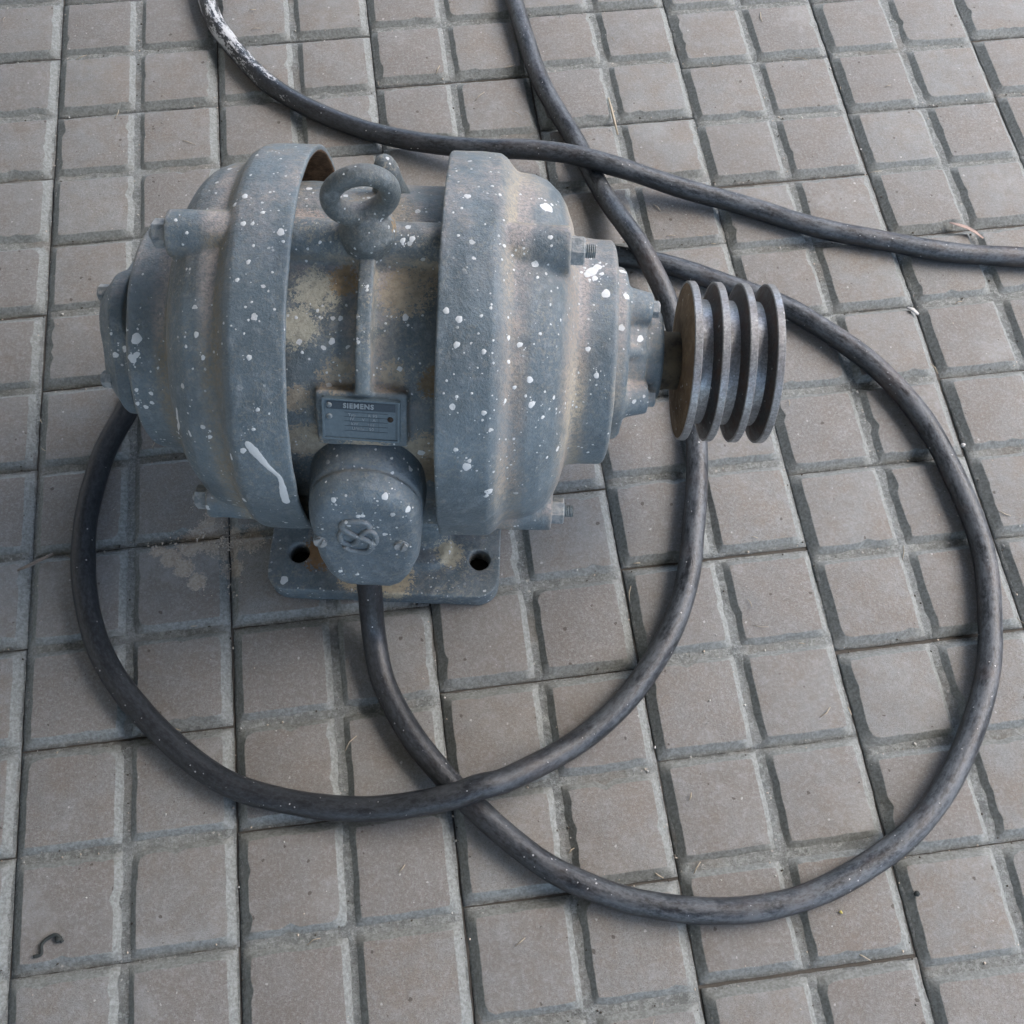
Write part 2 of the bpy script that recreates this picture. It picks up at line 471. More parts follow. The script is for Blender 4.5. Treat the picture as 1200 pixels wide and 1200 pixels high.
def mat_block():
    k = NT('worn_paving_block', 0.78)
    oi = k.node('ShaderNodeObjectInfo')
    rn = oi.outputs['Random']
    sh = k.vec('ADD', k.pos, (0, 0, 0))
    big = k.noise(7, 3, 0.6)
    mid = k.noise(38, 6, 0.68)
    fine = k.noise(420, 5, 0.75)
    grit = k.noise(1700, 3, 0.7)
    warm, cool = (0.232, 0.200, 0.166), (0.252, 0.264, 0.260)
    a = k.mix(k.ramp(k.math('ADD', k.math('MULTIPLY', mid, 0.6), k.math('MULTIPLY', big, 0.4)), 0.34, 0.66), warm, cool)
    a = k.mix(k.math('MULTIPLY', rn, 0.62), a, (0.185, 0.170, 0.155))
    a = k.mix(k.math('MULTIPLY', k.ramp(fine, 0.44, 0.66), 0.60), a, (0.335, 0.335, 0.33))
    a = k.mix(k.math('MULTIPLY', k.ramp(grit, 0.50, 0.62), 0.75), a, (0.12, 0.112, 0.10))
    # stretched scratches
    mp = k.node('ShaderNodeMapping'); k.set(mp.inputs['Vector'], k.pos)
    mp.inputs['Rotation'].default_value = (0, 0, 0.9); mp.inputs['Scale'].default_value = (260, 14, 14)
    scr = k.noise(1.0, 4, 0.7, vec=mp.outputs[0])
    a = k.mix(k.math('MULTIPLY', k.ramp(scr, 0.66, 0.78), k.math('MULTIPLY', k.ramp(mid, 0.5, 0.62), 0.30)), a, (0.42, 0.41, 0.40))
    # pits and dark stains
    pits = k.spots(130, 0.22, 0.86, 0.4)
    st = k.ramp(k.noise(16, 5, 0.6, vec=k.vec('ADD', k.pos, (2.2, 1, 0))), 0.64, 0.74)
    a = k.mix(k.math('MULTIPLY', st, 0.5), a, (0.165, 0.125, 0.095))
    pl = k.ramp(k.noise(11, 6, 0.65, vec=k.vec('ADD', k.pos, (12, 4, 0))), 0.56, 0.70)
    a = k.mix(k.math('MULTIPLY', pl, 0.35), a, (0.36, 0.37, 0.365))
    fl = k.ramp(k.noise(90, 6, 0.75, vec=k.vec('ADD', k.pos, (8, 3, 0))), 0.50, 0.70)
    a = k.mix(k.math('MULTIPLY', fl, 0.35), a, (0.16, 0.14, 0.12))
    fl2 = k.ramp(k.noise(75, 6, 0.75, vec=k.vec('ADD', k.pos, (1, 9, 0))), 0.52, 0.70)
    a = k.mix(k.math('MULTIPLY', fl2, 0.35), a, (0.34, 0.34, 0.335))
    a = k.mix(k.math('MULTIPLY', pits, 0.75), a, (0.075, 0.062, 0.05))
    wsp = k.spots(190, 0.20, 0.93, 6.0)
    a = k.mix(k.math('MULTIPLY', wsp, 0.6), a, (0.55, 0.54, 0.52))
    # the sides of the block carry the same grey-green dust as the grooves
    nz = k.sep(k.geo.outputs['Normal'])[2]
    side = k.ramp(k.math('ADD', nz, k.math('MULTIPLY', k.math('SUBTRACT', mid, 0.5), 0.1)), 0.97, 0.88)
    a = k.mix(k.math('MULTIPLY', side, 0.85), a, k.mix(k.ramp(fine, 0.35, 0.65), (0.155, 0.167, 0.158), (0.290, 0.312, 0.300)))
    # pale arris, the edge highlight put into the colour
    e = k.math('MULTIPLY', k.ramp(k.geo.outputs['Pointiness'], 0.52, 0.60), k.ramp(mid, 0.35, 0.6))
    a = k.mix(k.math('MULTIPLY', e, 0.6), a, (0.42, 0.43, 0.42))
    h = k.math('SUBTRACT', k.math('ADD', k.math('MULTIPLY', fine, 0.5), k.math('MULTIPLY', grit, 0.35)), k.math('MULTIPLY', pits, 0.8))
    a = mud_stain(k, a)
    b = k.bump(mid, 0.25, 0.002)
    b = k.bump(h, 0.8, 0.0010, b)
    return k.done(a, k.math('ADD', 0.62, k.math('MULTIPLY', fine, 0.3)), b)
M_block = mat_block()

def mat_groove():
    k = NT('dusty_cement_groove', 0.9)
    mid = k.noise(45, 6, 0.7); fine = k.noise(260, 6, 0.8); grit = k.noise(900, 4, 0.8)
    a = k.mix(k.ramp(mid, 0.3, 0.7), (0.165, 0.178, 0.172), (0.285, 0.298, 0.288))
    a = k.mix(k.math('MULTIPLY', k.ramp(fine, 0.46, 0.60), 0.75), a, (0.40, 0.425, 0.41))
    a = k.mix(k.math('MULTIPLY', k.ramp(grit, 0.54, 0.66), 0.85), a, (0.075, 0.07, 0.06))
    br = k.ramp(k.noise(14, 4, 0.6, vec=k.vec('ADD', k.pos, (5, 2, 0))), 0.52, 0.70)
    a = k.mix(k.math('MULTIPLY', br, 0.45), a, (0.20, 0.165, 0.13))
    wsp = k.spots(260, 0.30, 0.88, 3.3)
    a = k.mix(k.math('MULTIPLY', wsp, 0.8), a, (0.52, 0.50, 0.46))
    a = mud_stain(k, a)
    b = k.bump(fine, 0.9, 0.0022)
    b = k.bump(grit, 0.8, 0.0010, b)
    return k.done(a, None, b)
M_groove = mat_groove()
M_soil = mat_plain('dark_joint_soil', (0.085, 0.078, 0.068), 0.95, 0.6, 700)
M_blocker_side = mat_plain('sky_blocker_side', (0.50, 0.47, 0.42), 0.9, 0.1, 60)  # for the added sky-blocking side slabs, pale to bounce fill light
M_blocker_top = mat_plain('sky_blocker_pale', (0.33, 0.32, 0.31), 0.8, 0.3, 30)  # for the overhead slab added to block sky

# ------------------------------------------------------------------ pavement
P = 0.075
OFF = {-7: 0.003, -6: -0.004, -5: 0.000, -4: -0.002, -3: -0.002, -2: 0.004, -1: 0.0085, 0: -0.0022, 1: -0.002, 2: 0.004, 3: -0.001, 4: 0.002}
bm = bmesh.new()
N = 40
for i in range(N + 1):
    for j in range(N + 1):
        x, y = -2.5 + 4.6 * i / N, -1.8 + 4.4 * j / N
        bm.verts.new((x, y, -0.0068))
bm.verts.ensure_lookup_table()
for i in range(N):
    for j in range(N):
        a = i * (N + 1) + j
        bm.faces.new((bm.verts[a], bm.verts[a + N + 1], bm.verts[a + N + 2], bm.verts[a + 1]))
pavement = obj('pavement', bm, M_soil, smooth=False)
tag(pavement, kind='structure')
pavement['label'] = 'square concrete pavement with raised grey brown blocks and dusty grooves'

def nz3(x, y, s, seed):
    return noise.noise(Vector((x * s + seed, y * s - seed, seed * 0.37)))

def block_mesh(seed):
    r = random.Random(seed)
    bm = bmesh.new()
    pts = []
    n = 9
    sides = [((-1, -1), (1, -1)), ((1, -1), (1, 1)), ((1, 1), (-1, 1)), ((-1, 1), (-1, -1))]
    for (a, b) in sides:
        for i in range(n):
            t = i / n
            pts.append((a[0] + (b[0] - a[0]) * t, a[1] + (b[1] - a[1]) * t))
    chips = {r.randrange(len(pts)): r.uniform(0.0006, 0.0032) for _ in range(r.randint(1, 5))}
    def ring(h, z, wob, cz):
        out = []
        for i, (u, v) in enumerate(pts):
            x, y = u * h, v * h
            # clipped corners
            if abs(u) == 1 and abs(v) == 1:
                x -= math.copysign(0.0004 + cz, u); y -= math.copysign(0.0004 + cz, v)
            d = nz3(x, y, 90, seed) * wob + nz3(x, y, 320, seed + 9) * wob * 0.6
            ch = chips.get(i, 0.0) if wob > 0.0003 else 0.0
            L = math.hypot(x, y)
            s = 1 + (d - ch) / L
            out.append(bm.verts.new((x * s, y * s, z + (nz3(x, y, 120, seed + 4) * 0.00015 if z > -0.003 else 0))))
        return out
    H = P / 2 - 0.0073
    R = [ring(H + 0.0062, -0.0062, 0.0003, 0), ring(H + 0.0034, -0.0034, 0.0008, 0), ring(H + 0.0003, -0.0005, 0.0007, 0),
         ring(H - 0.0001, -0.0001, 0.0007, 0), ring(H - 0.0006, 0.0, 0.0007, 0)]
    for A, B in zip(R[:-1], R[1:]):
        for k in range(len(A)):
            bm.faces.new((A[k], A[(k + 1) % len(A)], B[(k + 1) % len(A)], B[k]))
    bm.faces.new(R[-1])
    bmesh.ops.recalc_face_normals(bm, faces=bm.faces)
    me = bpy.data.meshes.new('raised_block'); bm.to_mesh(me); bm.free()
    me.materials.append(M_block)
    for p in me.polygons: p.use_smooth = True
    return me
BLOCKS = [block_mesh(11 + i) for i in range(24)]

def tile_mesh(seed):
    """bed of one four-block tile, its top surface is the floor of the grooves"""
    bm = bmesh.new()
    n = 26
    h = P - 0.0006
    g = []
    for i in range(n + 1):
        row = []
        for j in range(n + 1):
            u, v = -1 + 2 * i / n, -1 + 2 * j / n
            x, y = u * h, v * h
            e = max(abs(u), abs(v))
            z = -0.0043 + nz3(x, y, 60, seed) * 0.0010 + nz3(x, y, 200, seed + 3) * 0.0008
            dj = (1 - e) * h
            if dj < 0.004: z -= (0.004 - dj) * 0.30
            if abs(u) == 1: x += nz3(x, y, 120, seed) * 0.0006
            if abs(v) == 1: y += nz3(x, y, 120, seed + 5) * 0.0006
            row.append(bm.verts.new((x, y, z)))
        g.append(row)
    for i in range(n):
        for j in range(n):
            bm.faces.new((g[i][j], g[i + 1][j], g[i + 1][j + 1], g[i][j + 1]))
    edge = [g[i][0] for i in range(n)] + [g[n][j] for j in range(n)] + [g[n - i][n] for i in range(n)] + [g[0][n - j] for j in range(n)]
    low = [bm.verts.new((v.co.x, v.co.y, -0.02)) for v in edge]
    for k in range(len(edge)):
        bm.faces.new((edge[k], low[k], low[(k + 1) % len(low)], edge[(k + 1) % len(low)]))
    me = bpy.data.meshes.new('paving_tile'); bm.to_mesh(me); bm.free()
    me.materials.append(M_groove)
    for p in me.polygons: p.use_smooth = True
    return me
TILES = [tile_mesh(3 + i * 1.7) for i in range(8)]

CAMP = cam.matrix_world.inverted()
def in_view(x, y, pad=0.12):
    q = CAMP @ Vector((x, y, 0))
    s = 0.5 * 36 / cam_data.lens
    return q.z < 0 and abs(q.x / -q.z) < s + pad and abs(q.y / -q.z) < s + pad
far_bm = bmesh.new()
cnt = 0
for k in range(-16, 13):
    odd = k % 2
    for j in range(-16, 16):
        r0 = 2 * j + odd
        cx = (2 * k + 1) * P + rnd.uniform(-0.0007, 0.0007)
        cy = -(r0 + 1) * P + OFF.get(k, rnd.uniform(-0.004, 0.004)) + rnd.uniform(-0.0010, 0.0010)
        if abs(k - -2) > 15: continue
        rz = rnd.uniform(-0.004, 0.004)
        dz = rnd.uniform(-0.0006, 0.0004)
        if in_view(cx, cy, 0.16):
            t = bpy.data.objects.new('paving_tile', TILES[rnd.randrange(8)])
            link(t, pavement)
            t.location = (cx, cy, dz)
            t.rotation_euler = (rnd.uniform(-0.003, 0.003), rnd.uniform(-0.003, 0.003), rz + (PI / 2) * rnd.randrange(4))
            for (sx, sy) in ((-1, -1), (1, -1), (1, 1), (-1, 1)):
                b = bpy.data.objects.new('raised_block', BLOCKS[rnd.randrange(24)])
                link(b, t)
                b.location = (sx * P / 2 + rnd.uniform(-0.0004, 0.0004), sy * P / 2 + rnd.uniform(-0.0004, 0.0004), rnd.uniform(-0.0002, 0.0003))
                b.rotation_euler = (0, 0, (PI / 2) * rnd.randrange(4) + rnd.uniform(-0.006, 0.006))
                cnt += 1
        else:
            M = Matrix.Translation((cx, cy, dz)) @ Matrix.Rotation(rz, 4, 'Z')
            box(far_bm, (-P + 0.001, -P + 0.001, -0.012), (P - 0.001, P - 0.001, -0.005), M)
            for (sx, sy) in ((-1, -1), (1, -1), (1, 1), (-1, 1)):
                a, b2 = P / 2 - 0.0078, P / 2 - 0.0042
                vs = [far_bm.verts.new(M @ Vector((sx * P / 2 + u * h, sy * P / 2 + v * h, z))) for (h, z) in ((b2, -0.0055), (a, 0.0)) for (u, v) in ((-1, -1), (1, -1), (1, 1), (-1, 1))]
                for q in range(4):
                    far_bm.faces.new((vs[q], vs[(q + 1) % 4], vs[4 + (q + 1) % 4], vs[4 + q]))
                far_bm.faces.new(vs[4:])
far = obj('surrounding_paving', far_bm, M_block, pavement, smooth=False)
tag(far, kind='stuff')

# ------------------------------------------------------------------ unseen slabs added to block sky and grade the light
bm = bmesh.new(); box(bm, (-1.55, -2.2, -0.012), (-1.4, 3.0, 2.6))
blocker_left = tag(obj('sky_blocker_left', bm, M_blocker_side, smooth=False), kind='structure')  # unseen slab added on the left to cut sky light there
MR = Matrix.Rotation(math.radians(14), 4, 'Z')
bm = bmesh.new(); box(bm, (-2.6, -2.9, 1.95), (1.15, 2.9, 2.03), MR)
right_bm = bmesh.new(); box(right_bm, (3.6, -5.0, -0.02), (3.75, 5.0, 1.5), MR)
sky_blocker_right = tag(obj('sky_blocker_right', right_bm, M_blocker_side, smooth=False), kind='structure')  # unseen far slab added to block low sky on the right
blocker_top = tag(obj('sky_blocker_top', bm, M_blocker_top, smooth=False), kind='structure')  # unseen overhead slab added so the light falls off leftwards

# ------------------------------------------------------------------ electric motor
motor = link(bpy.data.objects.new('electric_motor', None))
motor.location = MOTOR_ORIGIN
motor.rotation_euler = (0, 0, YAW)
motor.empty_display_size = 0.05
tag(motor, 'old blue grey cast iron electric motor speckled with white paint, standing on the block pavement', 'motor')
SURF = []        # castings that take the splashes

# --- stator body
bm = bmesh.new()
lathe(bm, [(-0.100, 0), (-0.100, 0.104), (-0.05, 0.1065), (0.05, 0.1065), (0.100, 0.104), (0.100, 0)], n=128, cz=AX)
RT = 0.1105
CY = -0.0035
BA = (0.0, math.radians(120), math.radians(-120))
for a in BA:
    y, z = -RT * math.sin(a), AX + RT * math.cos(a)
    cyl(bm, (-0.10, y, z), (0.10, y, z), 0.0130, n=40)
def phi_pt(R, deg, x): 
    a = math.radians(deg); return Vector((x, -R * math.sin(a), AX + R * math.cos(a)))
def phi_pad(bm, x0, x1, d0, d1, R0, R1, n=10):
    g = []
    for R in (R0, R1):
        for x in (x0, x1):
            g.append([bm.verts.new(phi_pt(R, d0 + (d1 - d0) * i / n, x)) for i in range(n + 1)])
    a, b, c, d = g  # a:R0x0 b:R0x1 c:R1x0 d:R1x1
    for i in range(n):
        bm.faces.new((a[i], a[i + 1], b[i + 1], b[i])); bm.faces.new((c[i], d[i], d[i + 1], c[i + 1]))
        bm.faces.new((a[i], c[i], c[i + 1], a[i + 1])); bm.faces.new((b[i], b[i + 1], d[i + 1], d[i]))
    bm.faces.new((a[0], b[0], d[0], c[0])); bm.faces.new((a[n], c[n], d[n], b[n]))
phi_pad(bm, -0.0045, 0.0045, 4, 48, 0.095, 0.1185)           # rib
phi_pad(bm, -0.029, 0.026, 47.5, 65.5, 0.095, 0.1145)         # name plate seat
cyl(bm, phi_pt(0.095, 0, 0), phi_pt(0.1255, 0, 0), 0.0170, 0.0145, n=32)   # eye bolt boss
# top pad behind the tube
phi_pad(bm, -0.095, 0.095, -26, 0, 0.095, 0.1105)
body = obj('stator_body', bm, M_body, motor)
bake(body, 0.0015, 5)
SURF.append(body)

# --- rear lifting lug
bm = bmesh.new()
pts = [Vector((0.007, 0.052, AX + 0.085)), Vector((0.006, 0.053, AX + 0.102)), Vector((0.005, 0.054, AX + 0.114)), Vector((0.0045, 0.054, AX + 0.1205)), Vector((0.0045, 0.054, AX + 0.1228))]
sweep(bm, pts, [0.0135, 0.0100, 0.0082, 0.0060, 0.002], n=20)
lug = obj('rear_lug', bm, M_body, motor); bake(lug, 0.0012, 4); SURF.append(lug)

# --- end shields
OUT = [(0.0430, 0.1295), (0.060, 0.1296), (0.0755, 0.1288), (0.0800, 0.1262), (0.0835, 0.1215), (0.0865, 0.1180), (0.0895, 0.1172), (0.098, 0.1160), (0.107, 0.1125),
       (0.1145, 0.1060), (0.1200, 0.0975), (0.1235, 0.0890), (0.1255, 0.0800), (0.1275, 0.0775), (0.140, 0.0768), (0.1515, 0.0765), (0.1535, 0.0745), (0.1535, 0)]
INN = [(0.146, 0), (0.146, 0.069), (0.120, 0.072), (0.112, 0.095), (0.100, 0.106), (0.082, 0.110), (0.076, 0.118), (0.072, 0.1235), (0.0430, 0.1250)]
def make_shield(sgn):
    bm = bmesh.new()
    lathe(bm, [(x * sgn, r) for x, r in OUT + INN], n=144, cz=AX, closed=True)
    for a in BA:
        y, z = -RT * math.sin(a), AX + RT * math.cos(a)
        cyl(bm, (sgn * 0.078, y, z), (sgn * 0.1195, y, z), 0.0150, 0.0143, n=40)
    o = obj('end_shield', bm, M_shield, motor)
    bake(o, 0.0014, 3)
    SURF.append(o)
    return o
sh_l = make_shield(-1); sh_l['label'] = 'left end shield with a long white paint drip'
sh_r = make_shield(1); sh_r['label'] = 'right end shield speckled with white paint, on the pulley side'

# --- through bolts with hexagon heads and nuts
def hexa(bm, p, d, r, h, spin=0.3, n=6, cham=0.0008):
    d = Vector(d).normalized(); a = d.orthogonal().normalized(); b = d.cross(a)
    def ring(rr, t): return [bm.verts.new(Vector(p) + d * t + (a * math.cos(spin + 2 * PI * k / n) + b * math.sin(spin + 2 * PI * k / n)) * rr) for k in range(n)]
    R = [ring(r, 0), ring(r, h - cham), ring(r - cham, h)]
    for A, B in zip(R[:-1], R[1:]):
        for k in range(n): bm.faces.new((A[k], A[(k + 1) % n], B[(k + 1) % n], B[k]))
    bm.faces.new(R[0][::-1]); bm.faces.new(R[-1])
for a in BA:
    y, z = -RT * math.sin(a), AX + RT * math.cos(a)
    bm = bmesh.new()
    cyl(bm, (-0.1195, y, z), (-0.1207, y, z), 0.0095, n=24)
    hexa(bm, (-0.1205, y, z), (-1, 0, 0), 0.0088, 0.0085, spin=0.2 + a)
    cyl(bm, (-0.128, y, z), (-0.1315, y, z), 0.0040, 0.0030, n=12)
    obj('bolt_head', bm, M_bolt, motor, smooth=False)
    bm = bmesh.new()
    hexa(bm, (0.1195, y, z), (1, 0, 0), 0.0092, 0.0088, spin=0.52 + a)
    nut = obj('hex_nut', bm, M_bolt, motor, smooth=False)
    bm = bmesh.new()
    x = 0.1275
    prof = [(x, 0)]
    while x < 0.1345:
        prof += [(x, 0.0044), (x + 0.0006, 0.0038)]; x += 0.0012
    prof += [(x, 0.0042), (x, 0)]
    lathe(bm, prof, n=16, cy=y, cz=z)
    obj('threaded_end', bm, M_bolt, nut, smooth=False)

# --- bearing caps
def lobed(amp, ph, x_from):
    def f(x, r, a):
        if abs(x) > x_from: return 1.0
        return 1 - amp * (0.5 - 0.5 * math.cos(4 * (a - ph))) ** 1.5
    return f
bm = bmesh.new()
lathe(bm, [(0.150, 0), (0.150, 0.060), (0.1605, 0.0585), (0.163, 0.0560), (0.163, 0)], n=96, cz=AX)
lathe(bm, [(0.158, 0), (0.158, 0.0415), (0.1700, 0.0385), (0.1765, 0.0365), (0.1765, 0)], n=96, cz=AX)
lathe(bm, [(0.170, 0), (0.170, 0.0330), (0.1865, 0.0315), (0.1890, 0.0290), (0.1890, 0)], n=96, cz=AX)
for a in (-14, 76, 166, 256):
    p0, p1 = phi_pt(0.0425, a, 0.155), phi_pt(0.0415, a, 0.1785)
    cyl(bm, p0, p1, 0.0150, 0.0105, n=28)
    cyl(bm, phi_pt(0.030, a, 0.166), phi_pt(0.0405, a, 0.166), 0.0105, 0.0105, n=24)
for a in (31, 121, 211, 301):
    cyl(bm, phi_pt(0.052, a, 0.150), phi_pt(0.030, a, 0.176), 0.0050, 0.0050, n=16)
capR = obj('bearing_cap', bm, M_shield, motor); bake(capR, 0.0012, 4); SURF.append(capR)
for a in (-14, 76, 166, 256):
    p = phi_pt(0.0415, a, 0.1782)
    bm = bmesh.new(); hexa(bm, p, (1, 0, 0), 0.0058, 0.0058, spin=a)
    obj('cap_bolt', bm, M_bolt, capR, smooth=False)
bm = bmesh.new()
lathe(bm, [(-0.150, 0), (-0.150, 0.0500), (-0.1640, 0.0500), (-0.1645, 0)], n=96, cz=AX)
lathe(bm, [(-0.160, 0), (-0.1625, 0.0560), (-0.1720, 0.0560), (-0.1760, 0.0500), (-0.1835, 0.0400), (-0.1870, 0.0250), (-0.1885, 0)], n=96, cz=AX, rfun=lobed(0.17, math.radians(8), 0.3))
capL = obj('bearing_cap', bm, M_shield, motor); bake(capL, 0.0012, 4); SURF.append(capL)
for a in (-8, 82, 172, 262):
    p = phi_pt(0.0400, a, -0.1790)
    bm = bmesh.new(); hexa(bm, p, (-1, 0, 0), 0.0058, 0.0070, spin=a)
    obj('cap_bolt', bm, M_bolt, capL, smooth=False)

# --- foot
bm = bmesh.new()
prof = []
def rrect(x0, x1, y0, y1, r, n=8):
    out = []
    for (cx, cy, a0) in ((x1 - r, y1 - r, 0), (x0 + r, y1 - r, PI / 2), (x0 + r, y0 + r, PI), (x1 - r, y0 + r, 1.5 * PI)):
        for i in range(n + 1):
            a = a0 + (PI / 2) * i / n
            out.append((cx + r * math.cos(a), cy + r * math.sin(a)))
    return out
def prism(bm, outline, z0, z1, out2=None):
    A = [bm.verts.new((x, y, z0)) for x, y in outline]
    B = [bm.verts.new((x, y, z1)) for x, y in (out2 or outline)]
    n = len(A)
    for k in range(n): bm.faces.new((A[k], A[(k + 1) % n], B[(k + 1) % n], B[k]))
    bm.faces.new(A[::-1]); bm.faces.new(B)
HOLES = [(-0.0665, -0.1085), (0.0690, -0.1085), (-0.0665, 0.1085), (0.0690, 0.1085)]
bm.free()
cu = bpy.data.curves.new('foot_outline', 'CURVE'); cu.dimensions = '2D'; cu.fill_mode = 'BOTH'; cu.extrude = 0.0095
loops = [rrect(-0.0885, 0.0845, -0.1385, 0.1345, 0.016)] + [[(hx + 0.0080 * math.cos(2 * PI * q / 28), hy + 0.0080 * math.sin(2 * PI * q / 28)) for q in range(28)] for hx, hy in HOLES]
for lp in loops:
    sp_ = cu.splines.new('POLY'); sp_.points.add(len(lp) - 1); sp_.use_cyclic_u = True
    for q, (x, y) in enumerate(lp): sp_.points[q].co = (x, y, 0, 1)
co_ = bpy.data.objects.new('foot_outline', cu); C.objects.link(co_)
dg = bpy.context.evaluated_depsgraph_get(); dg.update()
fm = bpy.data.meshes.new_from_object(co_.evaluated_get(dg))
bpy.data.objects.remove(co_)
for v in fm.vertices: v.co.z += 0.0102
fm.materials.clear(); fm.materials.append(M_foot)
foot = link(bpy.data.objects.new('mounting_foot', fm), motor)
bm = bmesh.new(); bm.from_mesh(fm)
bmesh.ops.remove_doubles(bm, verts=bm.verts, dist=1e-6)
# pedestal that flares down from the body, leaving the bolt pockets free
prism(bm, rrect(-0.052, 0.052, -0.126, 0.126, 0.02), 0.010, 0.0245, rrect(-0.046, 0.046, -0.116, 0.116, 0.016))
prism(bm, rrect(-0.046, 0.046, -0.104, 0.104, 0.016), 0.015, 0.085, rrect(-0.040, 0.040, -0.088, 0.088, 0.012))
bm.to_mesh(fm); bm.free()
foot.data = fm
bake(foot, 0.0013, 4, 0.0003)
SURF.append(foot)
for (hx, hy) in HOLES:
    bm = bmesh.new(); cyl(bm, (hx, hy, 0.0004), (hx, hy, 0.0016), 0.0085, n=20)
    obj('hole_dark_disc', bm, M_hole, foot)  # near-black disc closing the bottom of the hole

# --- eye bolt
bm = bmesh.new()
ring_c = Vector((-0.0015, -0.002, AX + 0.1540))
Rm, rm = 0.0168, 0.0060
zr = Matrix.Rotation(math.radians(14), 4, 'Z') @ Matrix.Rotation(math.radians(3), 4, 'X')
n1, n2 = 64, 24
vs = []
for i in range(n1):
    a = 2 * PI * i / n1
    for j in range(n2):
        b = 2 * PI * j / n2
        rr = rm * (1.0 + 0.18 * max(0, -math.sin(a)))
        v = Vector(((Rm + rr * math.cos(b)) * math.cos(a), rr * math.sin(b), (Rm + rr * math.cos(b)) * math.sin(a)))
        vs.append(bm.verts.new(ring_c + zr @ v))
for i in range(n1):
    for j in range(n2):
        bm.faces.new((vs[i * n2 + j], vs[((i + 1) % n1) * n2 + j], vs[((i + 1) % n1) * n2 + (j + 1) % n2], vs[i * n2 + (j + 1) % n2]))
cyl(bm, (0, -0.001, AX + 0.115), (0, -0.002, AX + 0.1260), 0.0165, 0.0170, n=32)
cyl(bm, (0, -0.002, AX + 0.126), (0, -0.002, AX + 0.1345), 0.0170, 0.0120, n=32)
cyl(bm, (0, -0.002, AX + 0.133), (-0.001, -0.002, AX + 0.1410), 0.0120, 0.0070, n=32)
eye = obj('eye_bolt', bm, M_eye, motor); bake(eye, 0.0009, 5, 0.0002); SURF.append(eye)

# --- name plate
def plate_frame(deg, R, x):
    p = phi_pt(R, deg, x); a = math.radians(deg)
    nrm = Vector((0, -math.sin(a), math.cos(a))); up = Vector((0, math.cos(a), math.sin(a)))
    M = Matrix.Identity(4)
    for i in range(3):
        M[i][0] = (1, 0, 0)[i]; M[i][1] = up[i]; M[i][2] = nrm[i]; M[i][3] = p[i]
    return M
NP = plate_frame(56.0, 0.1140, -0.0015) @ Matrix.Rotation(math.radians(-1.5), 4, 'Z')
bm = bmesh.new()
prism(bm, rrect(-0.0235, 0.0235, -0.0140, 0.0140, 0.0015), 0.0, 0.0022, rrect(-0.0232, 0.0232, -0.0137, 0.0137, 0.0013))
plate = obj('name_plate', bm, M_plate, motor, smooth=False); plate.matrix_local = NP
def on_plate(name, bm, mat, smooth=False):
    o = obj(name, bm, mat, plate, smooth); return o
bm = bmesh.new(); prism(bm, rrect(-0.0205, 0.0205, 0.0066, 0.0118, 0.0003), 0.0021, 0.0025)
on_plate('dark_band', bm, M_band)
# raised frame round the plate
bm = bmesh.new()
for (x0, x1, y0, y1) in ((-0.0232, 0.0232, 0.0124, 0.0136), (-0.0232, 0.0232, -0.0136, -0.0124), (-0.0232, -0.0218, -0.0124, 0.0124), (0.0218, 0.0232, -0.0124, 0.0124)):
    box(bm, (x0, y0, 0.002), (x1, y1, 0.0031))
on_plate('plate_border', bm, M_plate)
def text(body, size, x, y, z, depth, mat, parent, name, align='CENTER', bold=0.0):
    cu = bpy.data.curves.new(name, 'FONT'); cu.body = body; cu.size = size; cu.align_x = align; cu.align_y = 'CENTER'
    cu.extrude = depth; cu.offset = bold; cu.space_character = 1.12; cu.resolution_u = 3
    o = bpy.data.objects.new(name, cu); C.objects.link(o)
    dg = bpy.context.evaluated_depsgraph_get(); dg.update()
    me = bpy.data.meshes.new_from_object(o.evaluated_get(dg)); me.name = name
    bpy.data.objects.remove(o)
    me.materials.clear(); me.materials.append(mat)
    ob = link(bpy.data.objects.new(name, me), parent); ob.location = (x, y, z); return ob
text('SIEMENS', 0.0045, -0.0015, 0.0092, 0.0026, 0.0004, M_letter, plate, 'lettering', bold=0.00012)
lines = [('Typ        R 95', 0.0032), ('IV     V     A', 0.0004), ('kW      cos', -0.0026), ('U/min   50', -0.0058)]
for s, y in lines:
    text(s, 0.0027, 0.001, y, 0.0023, 0.0003, M_letter2, plate, 'plate_print')
bm = bmesh.new()
for y in (0.0048, 0.0018, -0.0011, -0.0042, -0.0075):
    box(bm, (-0.010, y, 0.0021), (0.016, y + 0.00022, 0.0024))
for x in (0.0048, 0.0105):
    box(bm, (x, -0.0075, 0.00215), (x + 0.0002, 0.0018, 0.00235))
on_plate('ruled_lines', bm, M_band)
for (x, y, mm) in ((-0.0190, 0.0015, M_bolt), (0.0175, 0.0015, M_hole), (-0.0190, 0.0092, M_bolt)):
    bm = bmesh.new()
    lathe(bm, [(0, 0.0019), (0.0008, 0.0016), (0.0011, 0.0008), (0.0011, 0)], n=14)
    o = on_plate('rivet', bm, mm, True); o.matrix_local = Matrix.Translation((x, y, 0.0021)) @ Matrix.Rotation(-PI / 2, 4, 'Y')

